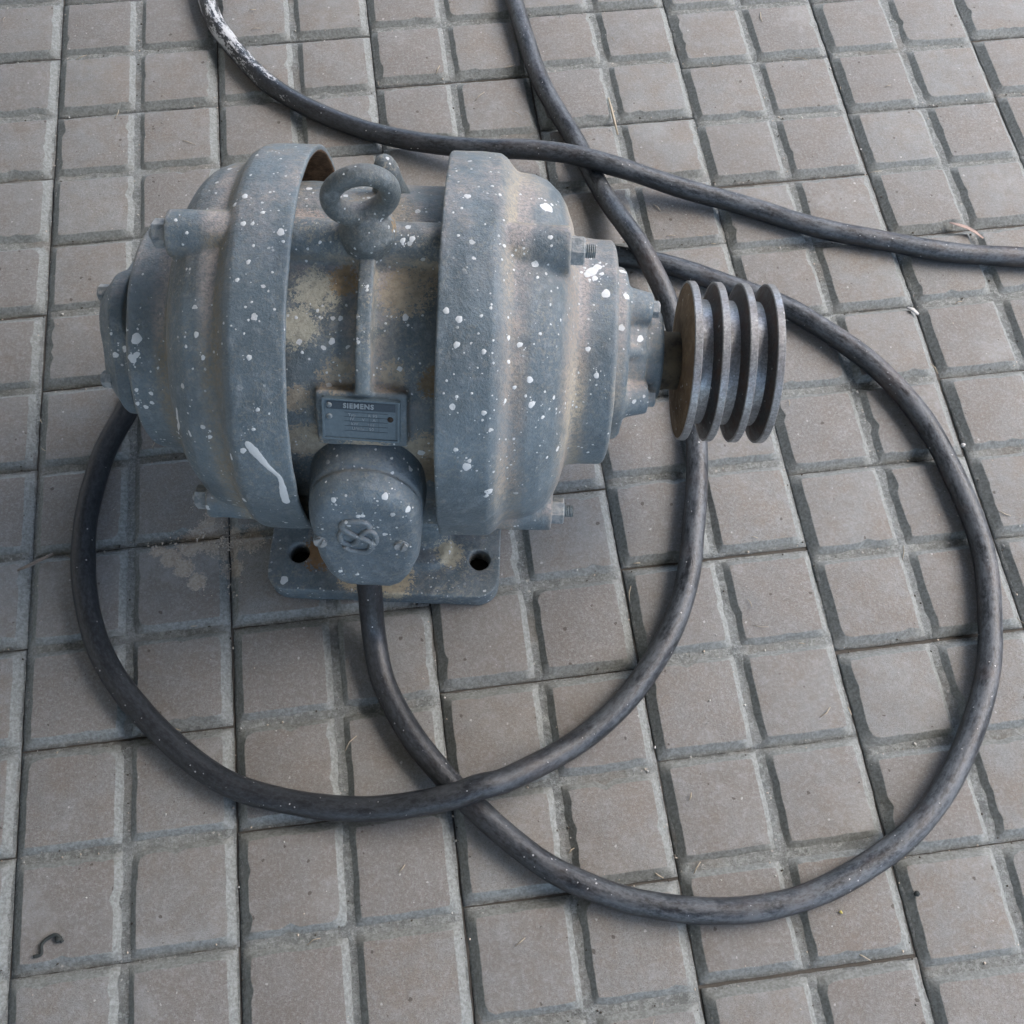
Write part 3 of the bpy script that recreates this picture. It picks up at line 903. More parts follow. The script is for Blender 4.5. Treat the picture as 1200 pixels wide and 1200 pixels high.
# --- terminal box: D-shaped cast box with rounded crown, leaning front face
def box_outline(grow=0.0):
    w = 0.0355 + grow; zc = 0.1495
    out = []
    for i in range(25):
        a = PI * i / 24
        out.append((w * math.cos(a) * (1 if abs(math.cos(a)) < .99 else 1), zc + (0.036 + grow) * math.sin(a) ** 0.8))
    out += [(-w * 0.985, 0.1315), (-w * 0.93, 0.1155), (-w * 0.80, 0.1025), (-(0.0215 + grow), 0.0925 - grow), (-(0.015 + grow), 0.0890 - grow), (0.015 + grow, 0.0890 - grow), (0.0215 + grow, 0.0925 - grow), (w * 0.80, 0.1025), (w * 0.93, 0.1155), (w * 0.985, 0.1315)]
    return out
def tb_ring(bm, outline, yfun, shrink):
    cz = 0.1375
    out = []
    for (x, z) in outline:
        xx = x * (1 - shrink / 0.0355); zz = cz + (z - cz) * (1 - shrink / 0.045)
        out.append(bm.verts.new((xx, yfun(zz), zz)))
    return out
bm = bmesh.new()
o1 = box_outline(); 
front = lambda z: -0.1335 - (0.1855 - z) * 0.30
lay = [(lambda z: -0.085, -0.0015), (lambda z: -0.112, -0.0010), (lambda z: front(z) + 0.0175, -0.0004), (lambda z: front(z) + 0.0165, 0.0014), (lambda z: front(z) + 0.0150, 0.0014), (lambda z: front(z) + 0.0142, -0.0004),
       (lambda z: front(z) + 0.0085, 0.0006), (lambda z: front(z) + 0.0040, 0.0022), (lambda z: front(z) + 0.0012, 0.0048), (lambda z: front(z), 0.0085)]
R = [tb_ring(bm, o1, f, s) for f, s in lay]
for A, B in zip(R[:-1], R[1:]):
    for k in range(len(A)): bm.faces.new((A[k], A[(k + 1) % len(A)], B[(k + 1) % len(A)], B[k]))
bm.faces.new(R[0][::-1]); bm.faces.new(R[-1])
# lid flange lip along the lower rim
tbox = obj('terminal_box', bm, M_box, motor)
bmesh_cut = None
bake(tbox, 0.0009, 5, 0.0003)
SURF.append(tbox)
for v in tbox.data.vertices:
    v.co.x += -0.0015

# ------------------------------------------------------------------ pulley
bm = bmesh.new()
lathe(bm, [(0.182, 0), (0.182, 0.0205), (0.1925, 0.0205), (0.1930, 0.0198), (0.2040, 0.0198), (0.2040, 0)], n=64, cy=CY, cz=AX)
obj('shaft_collar', bm, M_shaft, motor)
pulley = link(bpy.data.objects.new('belt_pulley', None), motor)
pulley['label'] = 'three-groove rusty steel belt pulley'
RX = [0.2072, 0.2250, 0.2428, 0.2606]

prof = [(0.2020, 0), (0.2020, 0.0300)]
for i, x in enumerate(RX):
    prof += [(x - 0.0023, 0.0538), (x + 0.0023, 0.0538)]
    if i < 3:
        prof += [(x + 0.0048, 0.0430), (RX[i + 1] - 0.0062, 0.0425)]
prof += [(0.2650, 0.0300), (0.2650, 0)]
prof2 = []
bm = bmesh.new()
lathe(bm, prof, n=128, cy=CY, cz=AX)
bmesh.ops.recalc_face_normals(bm, faces=bm.faces)
pb = obj('grooved_wheel', bm, M_pulley, pulley, smooth=False)
pb.data.materials.append(M_rust); pb.data.materials.append(M_rim)
for p in pb.data.polygons:
    if p.center.x < 0.2049 and p.normal.x < -0.15: p.material_index = 1
    elif abs(p.normal.x) < 0.2: p.material_index = 2
try:
    for e in pb.data.edges: pass
    pb.data.shade_smooth()
    pb.data.set_sharp_from_angle(angle=math.radians(25))
except Exception: pass
for x in RX:
    bm = bmesh.new()
    h = 0.0026
    lathe(bm, [(x - h, 0.0530), (x - h, 0.0541), (x - h + 0.0005, 0.0546), (x + h - 0.0005, 0.0546), (x + h, 0.0541), (x + h, 0.0530)], n=128, cy=CY, cz=AX, closed=True)
    o = obj('rim', bm, M_rim, pulley)
    try: o.data.set_sharp_from_angle(angle=math.radians(30))
    except Exception: pass

# ------------------------------------------------------------------ terminal box fittings
trees = {}
def bvh(o):
    if o.name not in trees:
        trees[o.name] = BVHTree.FromPolygons([v.co.copy() for v in o.data.vertices], [tuple(p.vertices) for p in o.data.polygons])
    return trees[o.name]
fn = Vector((0, -1, 0.30)).normalized()
fup = Vector((0, 0.30, 1)).normalized()
def on_front(x, z):
    h = bvh(tbox).ray_cast(Vector((x, -0.30, z + 0.03)), Vector((0, 1, -0.3)).normalized())
    return h[0] if h[0] else Vector((x, -0.14, z))
for sx in (-0.0300, 0.0215):
    p = on_front(sx, 0.1530) + fn * 0.0008; p.x = sx
    bm = bmesh.new()
    Mx = Matrix.Identity(4)
    xa = Vector((1, 0, 0)); za = fn; ya = za.cross(xa)
    for i in range(3):
        Mx[i][0] = xa[i]; Mx[i][1] = ya[i]; Mx[i][2] = za[i]; Mx[i][3] = p[i]
    prism(bm, [(0.0048 * math.cos(2 * PI * k / 20), 0.0048 * math.sin(2 * PI * k / 20)) for k in range(20)], -0.008, -0.0002)
    scr = obj('cover_screw', bm, M_bolt, tbox, smooth=False); scr.matrix_local = Mx
    for s in (-1, 1):
        bm = bmesh.new()
        pts = [(0.0042 * math.cos(t) , 0.0042 * math.sin(t)) for t in [s * PI / 2 + (k - 4) * PI / 9.5 for k in range(9)]]
        prism(bm, pts, -0.0003, 0.0013)
        hh = obj('screw_head_half', bm, M_bolt, scr, smooth=False)
        hh.rotation_euler = (0, 0, 1.2)
# interlaced emblem cast proud of the cover
def emblem_curve(P, r=0.00105):
    pts = catmull([Vector((a, b, 0)) for a, b in P], 0.0012)
    out = []
    for q in pts:
        s = on_front(q.x * 1.04 - 0.006, 0.1600 + q.y * 1.12)
        out.append(s + fn * 0.0004)
    return out
Sx = [(0.0085, 0.0095), (0.0060, 0.0135), (0.0000, 0.0145), (-0.0065, 0.0130), (-0.0085, 0.0085), (-0.0050, 0.0045), (0.0000, 0.0015), (0.0060, -0.0015), (0.0085, -0.0060), (0.0060, -0.0115), (0.0000, -0.0130), (-0.0060, -0.0115), (-0.0080, -0.0080)]
Sy = [(y * 0.80, -x * 0.75) for x, y in Sx]
bm = bmesh.new()
sweep(bm, emblem_curve(Sx), 0.0021, n=10)
sweep(bm, emblem_curve(Sy), 0.0018, n=10)
emb = obj('emblem', bm, M_box, tbox)

# ------------------------------------------------------------------ cables
r0 = 0.0090
def hz(p, h): return (p[0], p[1], h)
A = [(-0.3415, 0.0905, 0.100), (-0.3422, 0.0800, 0.072), (-0.3425, 0.0700, 0.048), (-0.3430, 0.0590, 0.0285), (-0.3425, 0.0430, 0.0140), (-0.338, 0.0123, r0), (-0.3242, -0.0258, r0), (-0.3059, -0.0554, r0), (-0.2886, -0.0783, r0), (-0.2615, -0.1089, r0), (-0.2301, -0.1355, r0),
     (-0.1869, -0.1576, r0), (-0.1256, -0.1726, r0), (-0.0782, -0.1717, r0), (-0.0271, -0.159, r0), (0.0193, -0.1353, r0), (0.063, -0.0945, r0), (0.099, -0.0424, r0), (0.1189, 0.0084, r0),
     (0.1299, 0.0634, r0), (0.1279, 0.1233, r0), (0.1163, 0.1798, r0), (0.0885, 0.2369, r0), (0.0545, 0.2779, r0), (0.0172, 0.3105, r0), (-0.0298, 0.3385, r0), (-0.0714, 0.3589, r0), (-0.1075, 0.3704, r0),
     (-0.17, 0.388, r0), (-0.26, 0.405, r0), (-0.36, 0.410, r0), (-0.45, 0.375, r0), (-0.505, 0.310, r0),
     (-0.5255, 0.2637, r0), (-0.5462, 0.2232, r0), (-0.5553, 0.1757, r0), (-0.5561, 0.1191, r0), (-0.5461, 0.074, r0), (-0.5251, 0.0307, r0), (-0.4919, -0.0119, r0), (-0.451, -0.047, r0), (-0.4105, -0.0651, r0),
     (-0.3583, -0.0752, 0.013), (-0.305, -0.0775, 0.024), (-0.2800, -0.0735, 0.0272), (-0.256, -0.0690, 0.0230), (-0.2043, -0.0471, 0.0115), (-0.1618, -0.0174, r0), (-0.125, 0.0251, r0), (-0.1009, 0.0702, r0),
     (-0.0856, 0.1189, r0), (-0.0756, 0.1709, r0), (-0.0679, 0.226, r0), (-0.0687, 0.2765, 0.012), (-0.0745, 0.3200, 0.021), (-0.0860, 0.3600, 0.0276), (-0.0955, 0.3900, 0.0240), (-0.1060, 0.4317, 0.0125), (-0.1182, 0.4939, r0), (-0.1341, 0.5482, r0), (-0.1458, 0.61, r0),
     (-0.1521, 0.6683, r0), (-0.1525, 0.7164, r0), (-0.148, 0.80, r0), (-0.13, 0.92, r0), (-0.08, 1.10, r0), (0.02, 1.35, r0), (0.10, 1.70, r0)]
B = [(-0.40, 1.75, r0), (-0.52, 1.50, r0), (-0.56, 1.20, r0), (-0.53, 1.03, r0), (-0.49, 0.90, r0), (-0.472, 0.82, r0), (-0.4616, 0.7602, r0), (-0.4499, 0.6992, r0), (-0.4304, 0.6536, r0), (-0.4035, 0.6096, r0), (-0.3652, 0.5731, r0), (-0.3195, 0.5417, r0), (-0.2738, 0.5180, 0.012), (-0.2124, 0.4950, 0.020), (-0.1700, 0.4830, 0.0265), (-0.1300, 0.4720, 0.0276), (-0.0911, 0.4560, 0.0240),
     (-0.0325, 0.4340, 0.0140), (0.0242, 0.408, r0), (0.0807, 0.3804, r0), (0.1379, 0.3587, r0), (0.1955, 0.3399, r0), (0.2621, 0.3258, r0), (0.36, 0.312, r0), (0.50, 0.315, r0), (0.70, 0.35, r0), (0.95, 0.48, r0), (1.20, 0.72, r0)]
def cable(name, pts, mat, label):
    bm = bmesh.new()
    Pn = catmull(pts, 0.004)
    out = []
    for i, q in enumerate(Pn):
        d = Vector((noise.noise(Vector((i * 0.05, 0, 0))), noise.noise(Vector((0, i * 0.05, 3))), 0)) * 0.0026
        out.append(q + d)
    rad = [r0 * (0.985 + 0.05 * noise.noise(Vector((i * 0.11, 7, 0)))) for i in range(len(out))]
    sweep(bm, out, rad, n=22)
    nn_ = len(out)
    uvl = bm.loops.layers.uv.new('UVMap')
    bm.verts.index_update()
    for f in bm.faces:
        idx = [l.vert.index for l in f.loops]
        js = [i_ % 22 for i_ in idx]
        wrap = max(js) - min(js) > 11
        for l, i_ in zip(f.loops, idx):
            j_ = i_ % 22
            l[uvl].uv = ((i_ // 22) * 0.004, (j_ + (22 if wrap and j_ < 11 else 0)) / 22)
    o = obj(name, bm, mat)
    return tag(o, label, 'cable')
cable('power_cable', A, M_cable, 'black rubber cable that leaves the terminal box and loops under the belt pulley')
cable('power_cable', B, M_cable2, 'black rubber cable with white paint on its upper end, behind the motor')
#SPLASH
# ------------------------------------------------------------------ splashes of white paint: (point, normal, radius) on the castings
SPOTS = [(-0.099, 0.0435, 0.2482, -0.33, 0.38, 0.86, 0.00142), (-0.0736, 0.0158, 0.2694, -0.1, 0.13, 0.99, 0.00188), (-0.0792, 0.0105, 0.2678, -0.6, 0.08, 0.8, 0.00161), (-0.0611, 0.003, 0.2711, 0.02, 0.03, 1, 0.00132),
         (-0.0715, -0.0051, 0.2704, -0.08, -0.04, 1, 0.00185), (-0.066, -0.0052, 0.2708, -0.07, -0.06, 1, 0.00131), (-0.0491, -0.0103, 0.2707, -0.01, -0.1, 1, 0.00234), (-0.047, -0.0164, 0.2699, 0.01, -0.14, 0.99, 0.00104),
         (-0.0639, -0.0197, 0.2692, -0.09, -0.14, 0.99, 0.00104), (-0.0658, -0.0298, 0.2674, -0.07, -0.2, 0.98, 0.00155), (-0.0714, -0.0404, 0.2643, -0.08, -0.31, 0.95, 0.00129), (-0.0517, -0.0354, 0.2661, -0.01, -0.27, 0.96, 0.00077),
         (-0.1123, -0.0012, 0.2662, -0.01, -0.12, 0.99, 0.00108), (-0.1053, -0.0083, 0.2639, -0.02, -0.54, 0.84, 0.00107), (-0.1458, -0.044, 0.2044, 0.03, -0.56, 0.83, 0.0034), (-0.1462, -0.0519, 0.1982, 0.01, -0.69, 0.73, 0.00227),
         (-0.1491, -0.0535, 0.1965, -0.03, -0.72, 0.7, 0.00285), (-0.1631, -0.0348, 0.1774, -0.43, -0.57, 0.7, 0.00237), (-0.1708, -0.0358, 0.1713, -0.06, -0.8, 0.6, 0.00239), (-0.171, -0.0279, 0.1841, -0.31, -0.77, 0.55, 0.00119),
         (-0.0975, -0.062, 0.2393, -0.26, -0.56, 0.79, 0.00184), (-0.0634, -0.0791, 0.2439, -0.04, -0.62, 0.78, 0.00178), (-0.0663, -0.0679, 0.2513, -0.09, -0.52, 0.85, 0.00076), (-0.0935, -0.0731, 0.2322, -0.17, -0.61, 0.78, 0.00158),
         (-0.0198, -0.0576, 0.2313, 0, -0.55, 0.84, 0.00208), (-0.0374, -0.0635, 0.2271, -0.02, -0.61, 0.79, 0.00104), (-0.1002, -0.0775, 0.2265, -0.37, -0.6, 0.71, 0.00079), (-0.1043, -0.0666, 0.2332, -0.31, -0.56, 0.77, 0.00106),
         (-0.0289, -0.0417, 0.2392, -0, -0.38, 0.93, 0.00105), (-0.0414, -0.0459, 0.2373, 0.01, -0.42, 0.91, 0.00105), (-0.0624, -0.052, 0.2598, -0.02, -0.41, 0.91, 0.00077), (-0.064, -0.0613, 0.2553, -0.05, -0.47, 0.88, 0.00076),
         (-0.0459, 0.0558, 0.232, 0.04, 0.51, 0.86, 0.00231), (-0.0402, 0.0429, 0.2433, -0.03, 0.38, 0.93, 0.00084), (-0.0591, 0.0548, 0.2589, -0.04, 0.42, 0.91, 0.00084), (-0.075, 0.06, 0.2554, -0.22, 0.38, 0.9, 0.00114),
         (-0.1491, -0.0663, 0.1798, -0.05, -0.86, 0.5, 0.00144), (-0.1399, -0.0678, 0.1788, -0.05, -0.86, 0.51, 0.00143), (-0.1406, -0.0709, 0.1724, -0.06, -0.92, 0.38, 0.00144), (-0.1453, -0.072, 0.1686, -0.06, -0.93, 0.35, 0.00174),
         (-0.1504, -0.0709, 0.1705, -0.07, -0.93, 0.36, 0.00174), (-0.0939, -0.1046, 0.1929, -0.19, -0.88, 0.43, 0.00162), (-0.0712, -0.1157, 0.1982, -0.05, -0.9, 0.44, 0.00211), (-0.0632, -0.1086, 0.2123, -0.02, -0.83, 0.55, 0.0013),
         (-0.0597, -0.101, 0.2225, -0.08, -0.76, 0.65, 0.00129), (-0.0751, -0.1309, 0.0195, -0.07, -0.04, 1, 0.00325), (0.0715, 0.0349, 0.2653, 0.06, 0.31, 0.95, 0.00107), (0.0572, 0.0234, 0.2687, 0.05, 0.17, 0.98, 0.00211),
         (0.0543, 0.013, 0.2703, 0.01, 0.11, 0.99, 0.00104), (0.0495, 0.0093, 0.2705, -0, 0.04, 1, 0.00078), (0.0764, 0.0276, 0.2665, 0.42, 0.21, 0.88, 0.00106), (0.1052, 0.0342, 0.2492, 0.36, 0.28, 0.89, 0.00436),
         (0.107, -0.0021, 0.266, -0.01, -0.11, 0.99, 0.00155), (0.0803, -0.0099, 0.2663, 0.7, -0.06, 0.71, 0.00128), (0.1005, -0.0224, 0.2543, 0.39, -0.19, 0.9, 0.00103), (0.0487, -0.0525, 0.26, -0.06, -0.41, 0.91, 0.00199),
         (0.0562, -0.0566, 0.258, 0.02, -0.46, 0.89, 0.00223), (0.0553, -0.0692, 0.2508, -0.02, -0.51, 0.86, 0.00198), (0.074, -0.0496, 0.2602, 0.11, -0.39, 0.92, 0.00099), (0.0688, -0.0542, 0.2588, 0.11, -0.42, 0.9, 0.00099),
         (0.0534, -0.0075, 0.2708, -0.05, -0.05, 1, 0.00102), (0.1446, -0.0054, 0.218, 0.05, -0.05, 1, 0.00328), (0.159, 0.034, 0.1895, 0.2, 0.54, 0.82, 0.00293), (0.1597, 0.0066, 0.1998, 0.28, 0.07, 0.96, 0.00226),
         (0.1724, -0.0138, 0.1813, 0.24, -0.63, 0.74, 0.00228), (0.1344, -0.0399, 0.2073, 0.1, -0.53, 0.84, 0.00161), (0.0915, -0.0609, 0.2409, 0.16, -0.49, 0.86, 0.00177), (0.0849, -0.0596, 0.2456, 0.77, -0.33, 0.54, 0.00151),
         (0.0984, -0.0766, 0.2281, 0.33, -0.64, 0.7, 0.00203), (0.0854, -0.0709, 0.2377, 0.7, -0.41, 0.58, 0.00126), (0.1154, -0.0403, 0.2378, 0.85, -0.19, 0.49, 0.00103), (0.1406, -0.0527, 0.1975, 0.06, -0.67, 0.74, 0.00189),
         (0.1033, -0.0535, 0.2421, 0.33, -0.42, 0.84, 0.00102), (0.071, -0.0716, 0.2485, 0.03, -0.54, 0.84, 0.00149), (0.0761, -0.0657, 0.2514, 0.41, -0.52, 0.75, 0.00074), (0.1001, -0.0867, 0.2167, 0.33, -0.69, 0.64, 0.0023),
         (0.0895, -0.0812, 0.2264, 0.27, -0.71, 0.65, 0.00127), (0.1073, -0.0901, 0.208, 0.55, -0.67, 0.49, 0.00129), (0.1134, -0.0792, 0.2131, 0.68, -0.56, 0.47, 0.00129), (0.0722, -0.0984, 0.2248, 0.03, -0.76, 0.65, 0.00175),
         (0.0561, -0.1128, 0.2048, -0.01, -0.87, 0.5, 0.00153), (0.0628, -0.1185, 0.1941, 0.08, -0.9, 0.42, 0.00309), (0.0643, -0.1164, 0.198, 0.05, -0.88, 0.47, 0.00154), (0.0765, -0.1243, 0.1729, 0.42, -0.87, 0.25, 0.00264),
         (0.075, -0.1256, 0.1694, 0.18, -0.96, 0.23, 0.00159), (0.0561, -0.0925, 0.232, 0.04, -0.73, 0.68, 0.001), (0.0649, -0.0906, 0.2334, 0.06, -0.69, 0.72, 0.00075), (0.0843, -0.0888, 0.223, 0.79, -0.49, 0.38, 0.00152),
         (0.0963, -0.0838, 0.2214, 0.22, -0.73, 0.65, 0.00102), (0.1116, -0.1018, 0.1784, 0.65, -0.72, 0.25, 0.00106), (0.1404, -0.077, 0.1405, 0.06, -1, 0.01, 0.00114), (0.0206, -0.0066, 0.2629, 0.03, -0.51, 0.86, 0.00182),
         (0.0261, -0.0055, 0.2634, -0, -0.46, 0.89, 0.00181), (0.0233, -0.0437, 0.2388, -0, -0.42, 0.91, 0.00207), (-0.0151, -0.0454, 0.2376, 0.02, -0.41, 0.91, 0.00156), (0.0013, -0.0345, 0.2549, -0.02, -0.29, 0.96, 0.00128),
         (0.0014, -0.0365, 0.2542, -0.03, -0.28, 0.96, 0.00102), (-0.0279, -0.009, 0.2612, 0.04, -0.68, 0.73, 0.00105), (0.0117, -0.047, 0.2366, 0, -0.44, 0.9, 0.00078), (0.0132, -0.1321, 0.1774, 0.2, -0.66, 0.73, 0.00236),
         (0.017, -0.1179, 0.1808, 0.49, -0.17, 0.86, 0.00105), (-0.0177, -0.1344, 0.1745, -0.26, -0.72, 0.65, 0.00185), (0.016, -0.1091, 0.1831, 0.47, -0.03, 0.88, 0.00106), (-0.0229, -0.1246, 0.1777, -0.5, -0.17, 0.85, 0.0008),
         (0.0263, -0.1352, 0.1667, 0.53, -0.63, 0.56, 0.00212), (-0.0037, -0.1402, 0.1632, 0.04, -0.96, 0.27, 0.0016), (-0.001, -0.1399, 0.1636, 0.03, -0.96, 0.26, 0.0016), (0.0314, -0.1088, 0.1687, 0.89, -0.03, 0.46, 0.00081),
         (-0.0086, -0.1574, 0.1076, 0.02, -0.96, 0.27, 0.00125), (-0.0197, -0.1562, 0.1097, -0.17, -0.96, 0.24, 0.00142), (-0.0175, -0.1091, 0.1836, -0.34, -0.07, 0.94, 0.0008), (0.0561, -0.0925, 0.232, 0.04, -0.73, 0.68, 0.001),
         (0.136, 0.0119, 0.2172, 0.02, 0.18, 0.98, 0.00444), (0.1394, 0.0161, 0.2162, 0.03, 0.22, 0.98, 0.00279), (0.1327, 0.0085, 0.2178, 0.04, 0.16, 0.99, 0.00221), (0.1376, 0.006, 0.218, 0.06, 0.11, 0.99, 0.00221),
         (0.142, 0.0102, 0.2172, 0.05, 0.15, 0.99, 0.00166), (0.1312, 0.0145, 0.2168, 0.12, 0.21, 0.97, 0.00111), (0.1411, 0.0203, 0.2151, 0.01, 0.27, 0.96, 0.00112), (0.1343, 0.0043, 0.2183, 0.04, 0.11, 0.99, 0.0011),
         (0.1432, 0.0172, 0.2159, 0.01, 0.21, 0.98, 0.00084), (0.1289, 0.0101, 0.2181, 0.28, 0.16, 0.95, 0.00083)]
RUNS = [[(-0.0687, -0.1127, 0.2046, -0.07, -0.89, 0.46, 0.00209), (-0.067, -0.1141, 0.2021, -0.08, -0.89, 0.45, 0.00288), (-0.0644, -0.1161, 0.1985, -0.07, -0.9, 0.43, 0.00263), (-0.061, -0.1186, 0.1935, -0.01, -0.92, 0.39, 0.00185), (-0.0576, -0.1207, 0.1878, 0.06, -0.93, 0.35, 0.00133), (-0.0541, -0.1223, 0.1832, 0.01, -0.94, 0.34, 0.00133), (-0.0515, -0.1237, 0.1793, -0.03, -0.94, 0.33, 0.00214), (-0.0509, -0.126, 0.1721, -0, -0.96, 0.27, 0.00242), (-0.0511, -0.1278, 0.1635, 0.05, -0.99, 0.13, 0.00218), (-0.0511, -0.1287, 0.1529, 0.02, -1, 0.05, 0.00248)],
        [(-0.1156, -0.088, 0.1975, -0.82, -0.49, 0.29, 0.00137), (-0.1171, -0.09, 0.1883, -0.81, -0.53, 0.24, 0.00166), (-0.1186, -0.0914, 0.1798, -0.83, -0.51, 0.21, 0.0014), (-0.1297, -0.0775, 0.1434, -0.24, -0.97, 0.06, 0.00089)],
        [(-0.1082, -0.0994, 0.1909, -0.65, -0.69, 0.33, 0.00109), (-0.1071, -0.1022, 0.1873, -0.58, -0.74, 0.34, 0.00137)],
        [(-0.0802, -0.1148, 0.1924, -0.74, -0.62, 0.26, 0.0008), (-0.0797, -0.1172, 0.188, -0.73, -0.63, 0.27, 0.00107)]]

def stick(p, n, lift):
    """drop a point on the nearest casting along -n (castings share the motor frame)"""
    best = None
    for o in SURF:
        h = bvh(o).ray_cast(p + n * 0.006, -n, 0.02)
        if h[0] is not None and (best is None or h[3] < best[1]):
            best = (h[0], h[3])
    return (best[0] if best else p) + n * lift
trees.clear()
spl = bmesh.new()
sr = random.Random(5)
for (x, y, z, a, b, c, r) in SPOTS:
    p, n = Vector((x, y, z)), Vector((a, b, c)).normalized()
    u = n.orthogonal().normalized(); v = n.cross(u)
    k = 16
    ph = [sr.uniform(0, 6.28) for _ in range(3)]
    el, ea = sr.uniform(0.8, 1.0), sr.uniform(0, PI)
    mid, out = [], []
    cen = spl.verts.new(stick(p, n, 0.00016))
    for i in range(k):
        t = 2 * PI * i / k
        rr = r * (1 + 0.09 * math.sin(2 * t + ph[0]) + 0.08 * math.sin(3 * t + ph[1]) + 0.06 * math.sin(5 * t + ph[2]))
        d = (u * math.cos(t) + v * math.sin(t) * el)
        mid.append(spl.verts.new(stick(p + d * rr * 0.8, n, 0.00015)))
        out.append(spl.verts.new(stick(p + d * rr, n, 0.00002)))
    for i in range(k):
        j = (i + 1) % k
        spl.faces.new((cen, mid[i], mid[j]))
        spl.faces.new((mid[i], out[i], out[j], mid[j]))
for (x, y, z, a, b, c, r) in SPOTS:
    if r < 0.0011: continue
    n = Vector((a, b, c)).normalized(); u = n.orthogonal().normalized(); v = n.cross(u)
    for _ in range(sr.randint(0, 5)):
        t = sr.uniform(0, 6.28); d = r * sr.uniform(1.2, 2.8); q = r * sr.uniform(0.08, 0.28)
        p = Vector((x, y, z)) + (u * math.cos(t) + v * math.sin(t)) * d
        cen = spl.verts.new(stick(p, n, 0.00012))
        o_ = [spl.verts.new(stick(p + (u * math.cos(w) * sr.uniform(0.7, 1.5) + v * math.sin(w)) * q, n, 0.00003)) for w in [2 * PI * i / 7 for i in range(7)]]
        for i in range(7): spl.faces.new((cen, o_[i], o_[(i + 1) % 7]))
for run in RUNS:
    P3 = catmull([q[:3] for q in run], 0.0007)
    m = len(run) - 1
    rows = []
    for i, p in enumerate(P3):
        f = i / (len(P3) - 1) * m
        i0 = min(int(f), m - 1); ff = f - i0
        n = (Vector(run[i0][3:6]) * (1 - ff) + Vector(run[i0 + 1][3:6]) * ff).normalized()
        r = run[i0][6] * (1 - ff) + run[i0 + 1][6] * ff
        e = min(i, len(P3) - 1 - i) * 0.0007
        r *= math.sqrt(max(0.0, 1 - (1 - min(1, e / max(r, 1e-5))) ** 2)) if e < r else 1
        r = max(r, 0.0001) * (1 + 0.22 * noise.noise(p * 420))
        t = (P3[min(i + 1, len(P3) - 1)] - P3[max(i - 1, 0)]).normalized()
        sd = t.cross(n).normalized()
        rows.append([spl.verts.new(stick(p + sd * r * w, n, 0.00016 if abs(w) < 0.9 else 0.00002)) for w in (-1, -0.75, 0, 0.75, 1)])
    for A_, B_ in zip(rows[:-1], rows[1:]):
        for q in range(4):
            spl.faces.new((A_[q], A_[q + 1], B_[q + 1], B_[q]))
so = obj('paint_splatter', spl, M_white, motor)
tag(so, kind='stuff')

# ------------------------------------------------------------------ litter on the pavement
M_straw = mat_plain('dry_straw', (0.42, 0.36, 0.27), 0.8, 0.3, 900)
M_leaf = mat_plain('dry_pinkish_leaf', (0.34, 0.25, 0.21), 0.8, 0.25, 300)
M_wood = mat_plain('grey_wood_splinter', (0.20, 0.165, 0.135), 0.85, 0.35, 600)
M_black = mat_plain('black_rubber_scrap', (0.028, 0.034, 0.032), 0.7, 0.4, 600)
M_mud = mat_plain('dry_tan_mud', (0.52, 0.45, 0.37), 0.95, 0.3, 350)
M_chip = mat_plain('pale_stone_chips', (0.50, 0.49, 0.46), 0.8, 0.25, 900)
M_grit = mat_plain('dark_grit', (0.075, 0.065, 0.052), 0.9, 0.4, 900)

def pebble(bm, x, y, z, r, rr, flat=0.6):
    """small irregular 12-20 face crumb"""
    M = Matrix.Translation((x, y, z)) @ Matrix.Rotation(rr.uniform(0, 6.28), 4, 'Z') @ Matrix.Diagonal((rr.uniform(0.7, 1.3), rr.uniform(0.6, 1.0), flat, 1))
    r0_ = bmesh.ops.create_icosphere(bm, subdivisions=1, radius=r, matrix=M)
    for v in r0_['verts']:
        v.co += Vector((rr.uniform(-1, 1), rr.uniform(-1, 1), rr.uniform(-1, 1))) * r * 0.22

def strip(bm, pts, w, th, tw=0.0):
    rows = []
    for i, p in enumerate(pts):
        p = Vector(p)
        t = (Vector(pts[min(i + 1, len(pts) - 1)]) - Vector(pts[max(i - 1, 0)])).normalized()
        sd = t.cross(Vector((0, 0, 1))).normalized()
        f = math.sin(PI * (i + 0.35) / (len(pts) - 0.3)) ** 0.5
        ww = w * f
        up = Vector((0, 0, 1))
        rows.append([bm.verts.new(p + sd * ww + up * (tw * ww)), bm.verts.new(p + up * th), bm.verts.new(p - sd * ww), bm.verts.new(p - up * th * 0.3)])
    for A_, B_ in zip(rows[:-1], rows[1:]):
        for q in range(4):
            bm.faces.new((A_[q], A_[(q + 1) % 4], B_[(q + 1) % 4], B_[q]))
    bm.faces.new(rows[0][::-1]); bm.faces.new(rows[-1])

bm = bmesh.new(); strip(bm, [(0.2049, 0.3787, 0.0008), (0.2110, 0.3745, 0.0015), (0.2166, 0.3696, 0.0030), (0.2235, 0.3635, 0.0028), (0.2297, 0.3575, 0.0015)], 0.0036, 0.0005, 0.9)
tag(obj('dry_leaf', bm, M_leaf), 'curled pinkish dry leaf lying in a groove below the upper right cable', 'leaf')
bm = bmesh.new(); strip(bm, [(-0.6087, 0.1367, 0.0006), (-0.6000, 0.1392, 0.0016), (-0.5900, 0.1430, 0.0024), (-0.5818, 0.1461, 0.0030)], 0.0018, 0.0008, 0.4)
tag(obj('wood_splinter', bm, M_wood), 'grey brown wood splinter beside the left cable loop, near the left edge', 'splinter')
bm = bmesh.new()
sweep(bm, catmull([(-0.5829, -0.1406, 0.0008), (-0.5780, -0.1397, 0.0010), (-0.5776, -0.1335, 0.0014), (-0.5724, -0.1298, 0.0016), (-0.5680, -0.1293, 0.0018), (-0.5644, -0.1341, 0.0012)], 0.001), 0.0012, n=7)
pebble(bm, -0.5672, -0.1318, 0.0014, 0.0028, rnd, 0.5)
